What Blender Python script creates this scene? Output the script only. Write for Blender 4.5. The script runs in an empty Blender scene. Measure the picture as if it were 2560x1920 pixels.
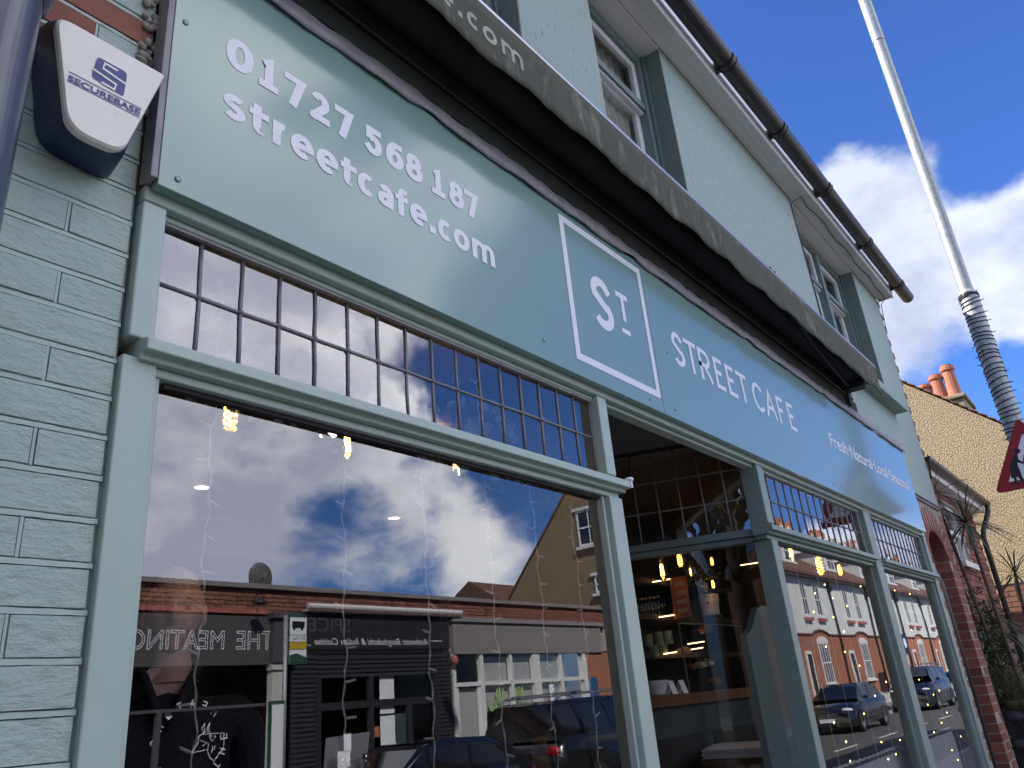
import bpy, math, random
from mathutils import Vector, Matrix
random.seed(7)
SC = bpy.context.scene
COL = SC.collection
R = math.radians

# ------------------------------------------------------------------ camera, world, sun
CAMP = (0.0, -1.3, 1.6)
FPX = 1962.0
YAW, PIT, ROLL = R(53.15), R(22.35), R(-5.39)
fw = Vector((math.sin(YAW)*math.cos(PIT), math.cos(YAW)*math.cos(PIT), math.sin(PIT)))
r0 = fw.cross(Vector((0, 0, 1))).normalized()
u0 = r0.cross(fw)
rt = r0*math.cos(ROLL) + u0*math.sin(ROLL)
up = u0*math.cos(ROLL) - r0*math.sin(ROLL)
cam = bpy.data.objects.new('camera', bpy.data.cameras.new('camera'))
COL.objects.link(cam)
cam.matrix_world = Matrix(((rt.x, up.x, -fw.x, CAMP[0]), (rt.y, up.y, -fw.y, CAMP[1]), (rt.z, up.z, -fw.z, CAMP[2]), (0, 0, 0, 1)))
cam.data.sensor_width = 36.0
cam.data.lens = FPX/2560*36.0
cam.data.clip_start = 0.05
cam.data.clip_end = 3000
SC.camera = cam
SC.view_settings.view_transform = 'Standard'
SC.view_settings.look = 'None'
SC.view_settings.exposure = 1.85
SC.view_settings.gamma = 1.0
SC.view_settings.use_curve_mapping = False
SC.cycles.use_denoising = True
SC.cycles.max_bounces = 10
SC.cycles.transparent_max_bounces = 16

SUN = Vector((-0.36, 0.66, 0.66)).normalized()      # towards the sun, behind the cafe
SKY_S, CLOUD_S, SUN_S = 0.05, (0.265, 1.13), 3.0


def ray(px, py):
    """world direction of a photo pixel (2560 x 1920)"""
    return rt*((px-1280)/FPX) - up*((py-960)/FPX) + fw


def PY(px, py, Y):
    d = ray(px, py); t = (Y-CAMP[1])/d.y
    return Vector(CAMP)+d*t


def PX(px, py, X):
    d = ray(px, py); t = (X-CAMP[0])/d.x
    return Vector(CAMP)+d*t


def PZ(px, py, Z):
    d = ray(px, py); t = (Z-CAMP[2])/d.z
    return Vector(CAMP)+d*t


GLY = 0.075                                         # plane of the shop window glass


def MR(px, py, D):
    """point across the street seen mirrored in the shop window, D metres in front of the camera plane"""
    p = PY(px, py, CAMP[1]+D)
    return Vector((p.x, 2*GLY-p.y, p.z))


def build_world():
    w = bpy.data.worlds.new('World'); SC.world = w; w.use_nodes = True
    nt = w.node_tree; N = nt.nodes; Lk = nt.links
    for n in list(N): N.remove(n)
    out = N.new('ShaderNodeOutputWorld'); bg = N.new('ShaderNodeBackground')
    sky = N.new('ShaderNodeTexSky'); sky.sky_type = 'NISHITA'; sky.sun_disc = False
    sky.sun_elevation = math.asin(SUN.z); sky.sun_rotation = math.atan2(SUN.x, SUN.y)
    sky.air_density = 1.0; sky.dust_density = 0.4; sky.ozone_density = 3.0
    tc = N.new('ShaderNodeTexCoord')
    # perspective-flattened cloud coordinates
    sep = N.new('ShaderNodeSeparateXYZ'); Lk.new(tc.outputs['Generated'], sep.inputs[0])

    def math_n(op, a, b=None, c=None, clamp=False):
        n = N.new('ShaderNodeMath'); n.operation = op; n.use_clamp = clamp
        for i, v in enumerate((a, b, c)):
            if v is None: continue
            if isinstance(v, (int, float)): n.inputs[i].default_value = v
            else: Lk.new(v, n.inputs[i])
        return n.outputs[0]
    def noise(scale, detail, rough, offs, dist=0.0):
        mp = N.new('ShaderNodeMapping'); mp.inputs['Location'].default_value = offs
        mp.inputs['Scale'].default_value = (1, 1, 1.5)
        Lk.new(tc.outputs['Generated'], mp.inputs[0])
        n = N.new('ShaderNodeTexNoise'); n.inputs['Scale'].default_value = scale
        n.inputs['Detail'].default_value = detail; n.inputs['Roughness'].default_value = rough
        n.inputs['Distortion'].default_value = dist
        Lk.new(mp.outputs[0], n.inputs['Vector'])
        return n.outputs['Fac']
    dens = noise(5.2, 9, 0.58, (3.1, 1.7, 0.4), 0.15)
    big = noise(1.9, 3, 0.5, (0.3, 5.2, 1.1))
    den = math_n('ADD', dens, math_n('MULTIPLY', math_n('SUBTRACT', big, 0.5), 0.55))
    lobes = [  # direction, radius in degrees, strength: cloud banks and blue gaps seen in the photo
        (ray(2130, 480), 11, .30), (ray(2000, 340), 7, .26), (ray(2560, 480), 8, .32), (ray(2400, 640), 9, .22),
        (ray(2250, 60), 13, -.40), (ray(1900, 60), 9, -.3), (ray(2345, 420), 4, -.20), (ray(2290, 900), 6, -.22),
        (ray(2470, 830), 5, -.22), (ray(2440, 200), 6, -.25), (ray(2700, 260), 9, -.2)]
    mir = [(700, 1250, 9, .21), (1000, 1260, 7, .18), (600, 1080, 4, -.22), (850, 1420, 6, -.36), (1380, 1060, 6, -.32),
           (1290, 900, 6, -.25), (1160, 1140, 4, -.2), (480, 660, 9, .18), (450, 1330, 7, .16), (1250, 1250, 6, .14), (1000, 860, 7, .05),
           (1830, 950, 9, -.4), (2150, 1100, 7, -.25), (500, 330, 14, .22), (1250, 760, 9, .09), (850, 780, 6, .06), (1000, 500, 10, -.1), (2000, 1200, 4, .12), (2290, 1330, 6, .2)]
    for px, py, rad, a in mir:
        d = ray(px, py); lobes.append((Vector((d.x, -d.y, d.z)), rad, a))
    for d, rad, a in lobes:
        d = d.normalized()
        vm = N.new('ShaderNodeVectorMath'); vm.operation = 'DOT_PRODUCT'
        Lk.new(tc.outputs['Generated'], vm.inputs[0]); vm.inputs[1].default_value = d
        mr = N.new('ShaderNodeMapRange'); mr.interpolation_type = 'SMOOTHERSTEP'
        mr.inputs['From Min'].default_value = math.cos(R(rad*1.6)); mr.inputs['From Max'].default_value = 1.0
        mr.inputs['To Min'].default_value = 0; mr.inputs['To Max'].default_value = a
        Lk.new(vm.outputs['Value'], mr.inputs['Value'])
        den = math_n('ADD', den, mr.outputs[0])
    mask = N.new('ShaderNodeMapRange'); mask.interpolation_type = 'SMOOTHSTEP'
    mask.inputs['From Min'].default_value = 0.44; mask.inputs['From Max'].default_value = 0.66
    Lk.new(den, mask.inputs['Value'])
    core = N.new('ShaderNodeMapRange'); core.interpolation_type = 'SMOOTHSTEP'
    core.inputs['From Min'].default_value = 0.58; core.inputs['From Max'].default_value = 0.95
    Lk.new(den, core.inputs['Value'])
    shn = noise(3.7, 6, 0.6, (3.35, 1.4, 0.75))
    ramp = N.new('ShaderNodeValToRGB')
    ramp.color_ramp.elements[0].position = 0.40; ramp.color_ramp.elements[0].color = (1.0, 1.0, 1.0, 1)
    ramp.color_ramp.elements[1].position = 0.62; ramp.color_ramp.elements[1].color = (0.50, 0.52, 0.63, 1)
    Lk.new(math_n('ADD', shn, math_n('MULTIPLY', core.outputs[0], 0.10)), ramp.inputs[0])
    cs = N.new('ShaderNodeVectorMath'); cs.operation = 'SCALE'; 
    # clouds on the far side of the street are lit from the front by the sun, those towards the sun show their shaded side
    lit = N.new('ShaderNodeMapRange'); lit.interpolation_type = 'SMOOTHSTEP'; lit.inputs['From Min'].default_value = 0.12; lit.inputs['From Max'].default_value = -0.5
    lit.inputs['To Min'].default_value = CLOUD_S[0]; lit.inputs['To Max'].default_value = CLOUD_S[1]
    Lk.new(sep.outputs['Y'], lit.inputs['Value']); Lk.new(lit.outputs[0], cs.inputs['Scale'])
    Lk.new(ramp.outputs[0], cs.inputs[0])
    tn = N.new('ShaderNodeMix'); tn.data_type = 'VECTOR'; tl = N.new('ShaderNodeMapRange'); tl.inputs['From Min'].default_value = 0.12; tl.inputs['From Max'].default_value = -0.4
    Lk.new(sep.outputs['Y'], tl.inputs['Value']); Lk.new(tl.outputs[0], tn.inputs['Factor']); tn.inputs[4].default_value = (0.92, 0.975, 1.13); tn.inputs[5].default_value = (1.0, 1.0, 1.0)
    tm = N.new('ShaderNodeVectorMath'); tm.operation = 'MULTIPLY'; Lk.new(cs.outputs[0], tm.inputs[0]); Lk.new(tn.outputs[1], tm.inputs[1])
    ss = N.new('ShaderNodeVectorMath'); ss.operation = 'MULTIPLY'; ss.inputs[1].default_value = (SKY_S*0.48, SKY_S*0.755, SKY_S*1.31)
    Lk.new(sky.outputs[0], ss.inputs[0])
    mx = N.new('ShaderNodeMix'); mx.data_type = 'VECTOR'
    Lk.new(math_n('MULTIPLY', mask.outputs[0], 0.93), mx.inputs['Factor'])
    Lk.new(ss.outputs[0], mx.inputs[4]); Lk.new(tm.outputs[0], mx.inputs[5])
    Lk.new(mx.outputs[1], bg.inputs['Color']); bg.inputs['Strength'].default_value = 1.0
    Lk.new(bg.outputs[0], out.inputs[0])
    w.cycles.sampling_method = 'MANUAL'; w.cycles.sample_map_resolution = 1024


build_world()
sl = bpy.data.lights.new('sun', 'SUN'); sl.energy = SUN_S; sl.angle = R(0.53); sl.color = (1.0, 0.955, 0.87)
so = bpy.data.objects.new('sun', sl); COL.objects.link(so)
so.rotation_euler = SUN.to_track_quat('Z', 'Y').to_euler(); so.location = SUN*60

# ------------------------------------------------------------------ helpers


class MB:
    def __init__(s): s.v = []; s.f = []; s.m = []
    def add(s, vs, fs, mi=0):
        b = len(s.v); s.v += [tuple(p) for p in vs]
        s.f += [tuple(i+b for i in f) for f in fs]; s.m += [mi]*len(fs); return s
    def quad(s, a, b, c, d, mi=0): return s.add((a, b, c, d), ((0, 1, 2, 3),), mi)
    def poly(s, pts, mi=0): return s.add(pts, (tuple(range(len(pts))),), mi)
    def box(s, x0, x1, y0, y1, z0, z1, mi=0):
        return s.add([(x, y, z) for z in (z0, z1) for y in (y0, y1) for x in (x0, x1)],
                     [(0, 2, 3, 1), (4, 5, 7, 6), (0, 1, 5, 4), (2, 6, 7, 3), (0, 4, 6, 2), (1, 3, 7, 5)], mi)
    def hexa(s, p, mi=0):   # 8 points ordered like box
        return s.add(p, [(0, 2, 3, 1), (4, 5, 7, 6), (0, 1, 5, 4), (2, 6, 7, 3), (0, 4, 6, 2), (1, 3, 7, 5)], mi)
    def wallbox(s, a, b, t, z0, z1, mi=0):   # vertical slab along a->b (xy), thickness t to the left normal
        a = Vector((a[0], a[1])); b = Vector((b[0], b[1])); d = (b-a).normalized(); n = Vector((-d.y, d.x))*t
        q = [a, b, a+n, b+n]
        return s.hexa([(c.x, c.y, z) for z in (z0, z1) for c in q], mi)
    def prism(s, pts, ax, h0, h1, mi=0):
        n = len(pts)
        def P(p, h): return (h, p[0], p[1]) if ax == 'x' else ((p[0], h, p[1]) if ax == 'y' else (p[0], p[1], h))
        vs = [P(p, h0) for p in pts]+[P(p, h1) for p in pts]
        fs = [tuple(range(n-1, -1, -1)), tuple(range(n, 2*n))]+[(i, (i+1) % n, n+(i+1) % n, n+i) for i in range(n)]
        return s.add(vs, fs, mi)
    def tube(s, pts, r, n=8, closed=False, mi=0, cap=True):
        pts = [Vector(p) for p in pts]; k = len(pts); rings = []
        rr = r if isinstance(r, (list, tuple)) else [r]*k
        t0 = (pts[1]-pts[0]).normalized()
        ref = Vector((0, 0, 1)) if abs(t0.z) < .9 else Vector((1, 0, 0))
        nr = t0.cross(ref).normalized()
        for i in range(k):
            a = pts[(i-1) % k] if (closed or i > 0) else pts[i]; b = pts[(i+1) % k] if (closed or i < k-1) else pts[i]
            t = (b-a).normalized() if (b-a).length > 1e-9 else t0
            nr = (nr-t*nr.dot(t)).normalized(); bi = t.cross(nr)
            rings.append([pts[i]+(nr*math.cos(2*math.pi*j/n)+bi*math.sin(2*math.pi*j/n))*rr[i] for j in range(n)])
        vs = [p for ring in rings for p in ring]; fs = []
        for i in range(k if closed else k-1):
            a = i*n; b = ((i+1) % k)*n
            fs += [(a+j, a+(j+1) % n, b+(j+1) % n, b+j) for j in range(n)]
        if cap and not closed: fs += [tuple(range(n-1, -1, -1)), tuple(range((k-1)*n, k*n))]
        return s.add(vs, fs, mi)
    def lathe(s, prof, c, n=16, mi=0, axis='z', a0=0, a1=2*math.pi):
        full = abs(a1-a0-2*math.pi) < 1e-6; m = n if full else n+1; vs = []
        for r, h in prof:
            for j in range(m):
                a = a0+(a1-a0)*j/n; p, q = r*math.cos(a), r*math.sin(a)
                if axis == 'z': vs.append((c[0]+p, c[1]+q, c[2]+h))
                elif axis == 'y': vs.append((c[0]+p, c[1]+h, c[2]+q))
                else: vs.append((c[0]+h, c[1]+p, c[2]+q))
        fs = []
        for i in range(len(prof)-1):
            for j in range(n):
                j2 = (j+1) % m
                fs.append((i*m+j, i*m+j2, (i+1)*m+j2, (i+1)*m+j))
        return s.add(vs, fs, mi)
    def sphere(s, c, rx, ry=None, rz=None, n=12, m=8, mi=0, fn=None):
        ry = ry or rx; rz = rz or rx; vs = []
        for i in range(m+1):
            th = math.pi*i/m
            for j in range(n):
                a = 2*math.pi*j/n
                d = Vector((math.sin(th)*math.cos(a), math.sin(th)*math.sin(a), math.cos(th)))
                p = Vector((d.x*rx, d.y*ry, d.z*rz))
                if fn: p = fn(d, p)
                vs.append((c[0]+p.x, c[1]+p.y, c[2]+p.z))
        fs = [(i*n+j, (i+1)*n+j, (i+1)*n+(j+1) % n, i*n+(j+1) % n) for i in range(m) for j in range(n)]
        return s.add(vs, fs, mi)
    def grid(s, fn, nu, nv, mi=0):
        vs = [fn(i/nu, j/nv) for j in range(nv+1) for i in range(nu+1)]
        fs = [(j*(nu+1)+i, j*(nu+1)+i+1, (j+1)*(nu+1)+i+1, (j+1)*(nu+1)+i) for j in range(nv) for i in range(nu)]
        return s.add(vs, fs, mi)
    def build(s, name, mat, parent=None, smooth=False, bevel=0, loc=None, kind=None, seg=2):
        me = bpy.data.meshes.new(name); me.from_pydata(s.v, [], s.f)
        for m in (mat if isinstance(mat, (list, tuple)) else [mat]): me.materials.append(m)
        if any(s.m): me.polygons.foreach_set('material_index', s.m)
        if smooth: me.polygons.foreach_set('use_smooth', [True]*len(s.f))
        me.update()
        o = bpy.data.objects.new(name, me); COL.objects.link(o)
        if loc: o.location = loc
        if parent: attach(o, parent)
        if bevel:
            b = o.modifiers.new('bevel', 'BEVEL'); b.width = bevel; b.segments = seg; b.limit_method = 'ANGLE'; b.angle_limit = R(35)
        if kind: o['kind'] = kind
        return o


WLOC = {}


def attach(o, p):
    o.parent = p
    o.matrix_parent_inverse = Matrix.Translation(-wloc(p))


def wloc(p):
    return WLOC.get(p.name, Vector((0, 0, 0)))


def thing(name, label, cat, loc=(0, 0, 0), group=None):
    o = bpy.data.objects.new(name, None); COL.objects.link(o); o.location = loc; o.empty_display_size = .2
    WLOC[o.name] = Vector(loc); tag(o, label, cat, group); return o


def tag(o, label, cat, group=None):
    o['label'] = label; o['category'] = cat
    if group: o['group'] = group
    return o


def struct(o): o['kind'] = 'structure'; return o


def copy_tree(o, delta, parent=None):
    c = o.copy(); COL.objects.link(c)
    if parent: c.parent = parent; c.matrix_parent_inverse = o.matrix_parent_inverse.copy()
    else: c.location = o.location+Vector(delta)
    for ch in list(o.children): copy_tree(ch, delta, c)
    return c


MATS = {}


def M(name, col, rough=.6, metal=0, col2=None, ns=8, namt=.5, detail=5, bump=0, bs=None, bd=.01, coat=0, spec=.5, emit=None, es=0,
      stain=None, ss=2.0, st=(.55, .75), stretch=(1, 1, 1), rand=0, croughn=.05, trans=0, cior=1.5):
    m = bpy.data.materials.new(name); m.use_nodes = True; nt = m.node_tree; N = nt.nodes; L = nt.links
    b = N['Principled BSDF']; b.inputs['Roughness'].default_value = rough; b.inputs['Metallic'].default_value = metal
    b.inputs['Specular IOR Level'].default_value = spec; b.inputs['Coat Weight'].default_value = coat; b.inputs['Coat Roughness'].default_value = croughn
    b.inputs['Base Color'].default_value = (*col, 1); b.inputs['Coat IOR'].default_value = cior
    if emit: b.inputs['Emission Color'].default_value = (*emit, 1); b.inputs['Emission Strength'].default_value = es
    if trans: b.inputs['Transmission Weight'].default_value = trans
    geo = N.new('ShaderNodeNewGeometry'); mp = N.new('ShaderNodeMapping'); L.new(geo.outputs['Position'], mp.inputs[0])
    mp.inputs['Scale'].default_value = stretch
    def noise(sc, dt=5, ro=.6):
        n = N.new('ShaderNodeTexNoise'); n.inputs['Scale'].default_value = sc; n.inputs['Detail'].default_value = dt; n.inputs['Roughness'].default_value = ro
        L.new(mp.outputs[0], n.inputs['Vector']); return n.outputs['Fac']
    cur = None
    if col2:
        mx = N.new('ShaderNodeMix'); mx.data_type = 'RGBA'
        rr = N.new('ShaderNodeMapRange'); rr.inputs['From Min'].default_value = .5-namt*.5; rr.inputs['From Max'].default_value = .5+namt*.5
        L.new(noise(ns, detail), rr.inputs['Value']); L.new(rr.outputs[0], mx.inputs['Factor'])
        mx.inputs[6].default_value = (*col, 1); mx.inputs[7].default_value = (*col2, 1); cur = mx.outputs[2]
    if stain:
        mx = N.new('ShaderNodeMix'); mx.data_type = 'RGBA'
        rr = N.new('ShaderNodeMapRange'); rr.inputs['From Min'].default_value = st[0]; rr.inputs['From Max'].default_value = st[1]
        L.new(noise(ss, 8, .65), rr.inputs['Value']); L.new(rr.outputs[0], mx.inputs['Factor'])
        if cur: L.new(cur, mx.inputs[6])
        else: mx.inputs[6].default_value = (*col, 1)
        mx.inputs[7].default_value = (*stain, 1); cur = mx.outputs[2]
    if rand:
        oi = N.new('ShaderNodeObjectInfo'); hs = N.new('ShaderNodeHueSaturation')
        rr = N.new('ShaderNodeMapRange'); rr.inputs['To Min'].default_value = 1-rand; rr.inputs['To Max'].default_value = 1+rand
        L.new(oi.outputs['Random'], rr.inputs['Value']); L.new(rr.outputs[0], hs.inputs['Value'])
        if cur: L.new(cur, hs.inputs['Color'])
        else: hs.inputs['Color'].default_value = (*col, 1)
        cur = hs.outputs[0]
    if cur: L.new(cur, b.inputs['Base Color'])
    if bump:
        bn = N.new('ShaderNodeBump'); bn.inputs['Strength'].default_value = bump; bn.inputs['Distance'].default_value = bd
        L.new(noise(bs or ns*4, 6, .65), bn.inputs['Height']); L.new(bn.outputs[0], b.inputs['Normal'])
    MATS[name] = m
    return m


def glass(name, ior=2.3, tint=(.8, .82, .82), wob=.0, ws=3.0, rough=0.0):
    m = bpy.data.materials.new(name); m.use_nodes = True; nt = m.node_tree; N = nt.nodes; L = nt.links
    for n in list(N): N.remove(n)
    out = N.new('ShaderNodeOutputMaterial'); mx = N.new('ShaderNodeMixShader'); t = N.new('ShaderNodeBsdfTransparent'); g = N.new('ShaderNodeBsdfGlossy')
    t.inputs[0].default_value = (*tint, 1); g.inputs['Color'].default_value = (.96, .97, 1, 1); g.inputs['Roughness'].default_value = rough
    fr = N.new('ShaderNodeFresnel'); fr.inputs['IOR'].default_value = ior
    L.new(fr.outputs[0], mx.inputs[0]); L.new(t.outputs[0], mx.inputs[1]); L.new(g.outputs[0], mx.inputs[2]); L.new(mx.outputs[0], out.inputs[0])
    if wob:
        geo = N.new('ShaderNodeNewGeometry'); n = N.new('ShaderNodeTexNoise'); n.inputs['Scale'].default_value = ws; n.inputs['Detail'].default_value = 1.5
        L.new(geo.outputs['Position'], n.inputs['Vector'])
        bn = N.new('ShaderNodeBump'); bn.inputs['Strength'].default_value = wob; bn.inputs['Distance'].default_value = .01
        L.new(n.outputs['Fac'], bn.inputs['Height']); L.new(bn.outputs[0], g.inputs['Normal'])
    return m


def emis(name, col, s):
    return M(name, (.02, .02, .02), emit=col, es=s)


def text_mesh(body, xa, xb, z0, z1, y, mat, parent, name='lettering', bold=0.0, fn=None, outline=0, shear=0):
    """flat print: default face fitted into xa..xb, z0..z1 on plane y (xa > xb reads from the other side)"""
    c = bpy.data.curves.new('t', 'FONT'); c.body = body; c.size = 1; c.shear = shear; c.offset = bold; c.resolution_u = 4
    if outline: c.fill_mode = 'NONE'; c.bevel_depth = outline; c.bevel_resolution = 0
    o = bpy.data.objects.new('t', c); COL.objects.link(o)
    dg = bpy.context.evaluated_depsgraph_get(); dg.update()
    me = bpy.data.meshes.new_from_object(o.evaluated_get(dg)); bpy.data.objects.remove(o); bpy.data.curves.remove(c)
    vs = [v.co.copy() for v in me.vertices]; fs = [tuple(p.vertices) for p in me.polygons]; bpy.data.meshes.remove(me)
    ux = [v.x for v in vs]; uy = [v.y for v in vs]; a, b, c0, d = min(ux), max(ux), min(uy), max(uy)
    mb = MB(); pts = []
    for v in vs:
        u = (v.x-a)/(b-a); w = (v.y-c0)/(d-c0)
        pts.append(fn(u, w) if fn else (xa+(xb-xa)*u, y - (.0008 if outline and v.z > 0 else 0), z0+(z1-z0)*w))
    mb.add(pts, fs)
    return mb.build(name, mat, parent)


# ---- monoline letters drawn as strokes in a unit box
def arc(cx, cy, rx, ry, a, b, n=14, p=1.0):
    out = []
    for i in range(n+1):
        t = R(a+(b-a)*i/n); c, s_ = math.cos(t), math.sin(t)
        out.append((cx+rx*math.copysign(abs(c)**p, c), cy+ry*math.copysign(abs(s_)**p, s_)))
    return out


GL = {
 '0': [arc(.5, .5, .5, .5, 90, 450, 28, .92)], 'o': [arc(.5, .5, .5, .5, 90, 450, 28)],
 '1': [[(.05, .86), (.5, 1.0), (.5, 0)], [(0, 0), (1, 0)]],
 '7': [[(0, 1), (1, 1), (.42, -.06)]],
 '2': [arc(.5, .70, .46, .30, 160, -25, 14)+[(.02, 0)], [(0, 0), (1, 0)]],
 '5': [[(.93, 1), (.12, 1), (.06, .55)], [(.06, .55)]+arc(.45, .33, .55, .33, 105, -145, 16)],
 '6': [arc(.5, .32, .5, .32, 90, 450, 20), [(.9, .97)]+arc(.75, .33, .75, .66, 105, 178, 10)],
 '8': [arc(.5, .76, .40, .24, 90, 450, 20), arc(.5, .26, .5, .27, 90, 450, 20)],
 's': [arc(.5, .76, .46, .24, 30, 230, 12)[:-1]+arc(.5, .25, .5, .25, 65, -150, 12)],
 't': [[(.32, 1.25), (.32, .3)]+arc(.62, .28, .30, .28, 180, 300, 8), [(0, .93), (.95, .93)]],
 'r': [[(0, 1), (0, 0)], [(0, .55)]+arc(.75, .45, .75, .55, 165, 80, 8)],
 'e': [[(0.0, .50), (1, .50)], arc(.5, .5, .5, .5, 0, 305, 22)],
 'c': [arc(.5, .5, .5, .5, 48, 312, 20)],
 'a': [[(.92, 0), (.92, .62)]+arc(.5, .64, .42, .36, 5, 150, 10), arc(.42, .27, .42, .27, 90, 450, 18)],
 'f': [[(.38, 0), (.38, 1.08)]+arc(.80, 1.1, .42, .32, 180, 80, 8), [(0, .93), (.9, .93)]],
 'm': [[(0, 1), (0, 0)], [(0, .6)]+arc(.26, .68, .26, .32, 150, 0, 8)+[(.52, 0)], [(.52, .6)]+arc(.76, .68, .24, .32, 150, 0, 8)+[(1, 0)]],
 'S': [arc(.5, .76, .47, .24, 28, 215, 14)[:-1]+[(.30, .585), (.72, .43)]+arc(.5, .25, .5, .25, 42, -152, 14)],
 'T': [[(0, 1), (1, 1)], [(.5, 1), (.5, 0)]],
 'R': [[(0, 0), (0, 1), (.45, 1)]+arc(.5, .74, .5, .26, 90, -90, 12)+[(0, .48)], [(.42, .48), (1, 0)]],
 'E': [[(.95, 1), (0, 1), (0, 0), (1, 0)], [(0, .52), (.85, .52)]],
 'C': [arc(.56, .5, .56, .5, 50, 310, 20)],
 'A': [[(0, 0), (.5, 1), (1, 0)], [(.2, .33), (.8, .33)]],
 'F': [[(.95, 1), (0, 1), (0, 0)], [(0, .5), (.85, .5)]],
}


def ribbon(mb, pts, t, place, y, tz):
    P = [Vector((p[0], p[1])) for p in pts]
    Q = [P[0]]
    for p in P[1:]:
        if (p-Q[-1]).length > 1e-5: Q.append(p)
    P = Q; closed = (P[0]-P[-1]).length < 1e-3
    if closed: P = P[:-1]
    n = len(P); L_, R_ = [], []
    for i in range(n):
        a = P[i-1] if (closed or i > 0) else None; b = P[(i+1) % n] if (closed or i < n-1) else None
        d1 = (P[i]-a).normalized() if a is not None else (b-P[i]).normalized()
        d2 = (b-P[i]).normalized() if b is not None else d1
        nn = Vector((-(d1.y+d2.y), d1.x+d2.x))
        nn = nn.normalized() if nn.length > 1e-6 else Vector((-d1.y, d1.x))
        k = 1/max(.45, nn.dot(Vector((-d1.y, d1.x))))
        q = Vector((nn.x*t, nn.y*tz))*.5*k; L_.append(P[i]+q); R_.append(P[i]-q)
    for i in range(n if closed else n-1):
        j = (i+1) % n
        mb.quad(*(place(q, y) for q in (R_[i], R_[j], L_[j], L_[i])))


def glyph(mb, ch, xl, xr, zb, zt, t, y, tz=None):
    tz = tz or t
    for k, st in enumerate(GL[ch]):
        w, h = xr-xl-t, zt-zb-tz
        pts = [(xl+t/2+p[0]*w, zb+tz/2+p[1]*h) for p in st]
        for e0, e1 in ((0, 1), (-1, -2)):           # open ends run out to the full outline
            p = st[e0]
            if (Vector(st[0])-Vector(st[-1])).length < 1e-3 or not (p[1] <= .001 or p[1] >= .999 or p[0] <= .001 or p[0] >= .9): continue
            d = (Vector(pts[e0])-Vector(pts[e1])).normalized(); q = Vector(pts[e0])+Vector((d.x*t, d.y*tz))*.5; pts[e0] = (q.x, q.y)
        ribbon(mb, pts, t, lambda q, yy: (q.x, yy, q.y), y-.0004*k, tz)


# ------------------------------------------------------------------ materials
SAGE = (.42, .515, .455)
m_paint = M('sage_paint', SAGE, .42, col2=(.385, .475, .42), ns=5, bump=.12, bs=30, bd=.004, stain=(.28, .31, .26), ss=6, st=(.62, .85))
m_paint3 = M('shaded_sage_paint', (.25, .325, .30), .42, col2=(.215, .285, .262), ns=5, bump=.12, bs=30, bd=.004, stain=(.18, .22, .19), ss=6, st=(.6, .85))  # right bay joinery: its shade is put into a darker copy of the sage
m_paint2 = M('dark_sage_paint', (.165, .225, .21), .42, col2=(.14, .195, .18), ns=5, bump=.1, bs=30, bd=.004)
m_board = M('sign_board', (.185, .315, .265), .45, col2=(.175, .298, .25), ns=2, stain=(.155, .27, .225), ss=3.0, st=(.6, .9), stretch=(1.6, 1, .25), coat=1.0, croughn=.11, bump=.02, bs=1.6, bd=.02, cior=1.48)
m_white_vinyl = M('white_vinyl', (.82, .82, .85), .4)
m_pbrick = M('painted_brick', (.425, .52, .458), .5, col2=(.38, .472, .415), ns=22, bump=1.0, bs=38, bd=.008, stretch=(.7, 1, 1.5), stain=(.27, .32, .30), ss=14, st=(.62, .8))
m_crack = M('dark_joint', (.25, .31, .28), .9)  # dark backing behind the thin cracks beside the mortar strips
m_pmortar = M('painted_mortar', (.42, .515, .455), .55, col2=(.375, .46, .41), ns=30, bump=.35, bs=60, bd=.004)
m_render = M('roughcast_paint', (.365, .455, .41), .75, col2=(.33, .41, .37), ns=40, namt=.35, bump=.8, bs=80, bd=.012, stain=(.13, .18, .17), ss=40, st=(.605, .665), stretch=(1, 1, .5))
m_reveal = M('shaded_sage_render', (.20, .265, .243), .75, col2=(.16, .215, .197), ns=40, bump=.9, bs=90, bd=.012)  # darker jamb paint, with the shade on the jambs put into the colour
m_redbrick = M('red_brick', (.30, .105, .072), .85, col2=(.19, .068, .05), ns=9, bump=.5, bs=60, bd=.005, rand=.32)
m_dkbrick = M('brown_brick', (.29, .115, .078), .85, col2=(.18, .078, .055), ns=7, bump=.3, bs=40, rand=.35)
m_orbrick = M('orange_brick', (.36, .155, .09), .85, col2=(.28, .11, .065), ns=5, rand=.2)
m_mortar = M('mortar', (.40, .36, .30), .9, col2=(.30, .27, .22), ns=30, bump=.5, bs=80)
m_lead = M('lead', (.36, .34, .35), .55, metal=.05, col2=(.20, .19, .185), ns=12, namt=.5, bump=.4, bs=30, stain=(.30, .29, .28), ss=9, st=(.62, .74))
m_came = M('lead_came', (.23, .225, .25), .5, metal=.2, col2=(.16, .15, .16), ns=30)
m_black = M('black_plastic', (.013, .013, .016), .35, col2=(.022, .022, .025), ns=10)
m_gutter = M('gutter_black', (.022, .022, .025), .38, col2=(.036, .035, .034), ns=9, stretch=(.2, 1, 1))
m_upvc = M('white_board', (.80, .78, .75), .5, col2=(.72, .70, .67), ns=4, stain=(.36, .34, .31), ss=7, st=(.68, .76))
m_wframe = M('white_frame', (.72, .72, .70), .4)
m_blindc = M('cream_curtain', (.72, .68, .60), .9)
m_glass = glass('shop_glass', 2.2, (.99, .995, .99), wob=.012, ws=1.3)
m_glassb = glass('bay_glass', 1.7, (.98, .99, .985), wob=.03, ws=2.2)
m_lglass = glass('leaded_glass', 2.45, (.96, .96, 1.0), wob=.05, ws=9)
m_far_glass = glass('far_glass', 1.22, (.80, .76, .76), wob=.05, ws=4)
m_rglass = glass('recess_glass', 1.42, (.95, .96, .95), wob=.02, ws=2)
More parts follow.
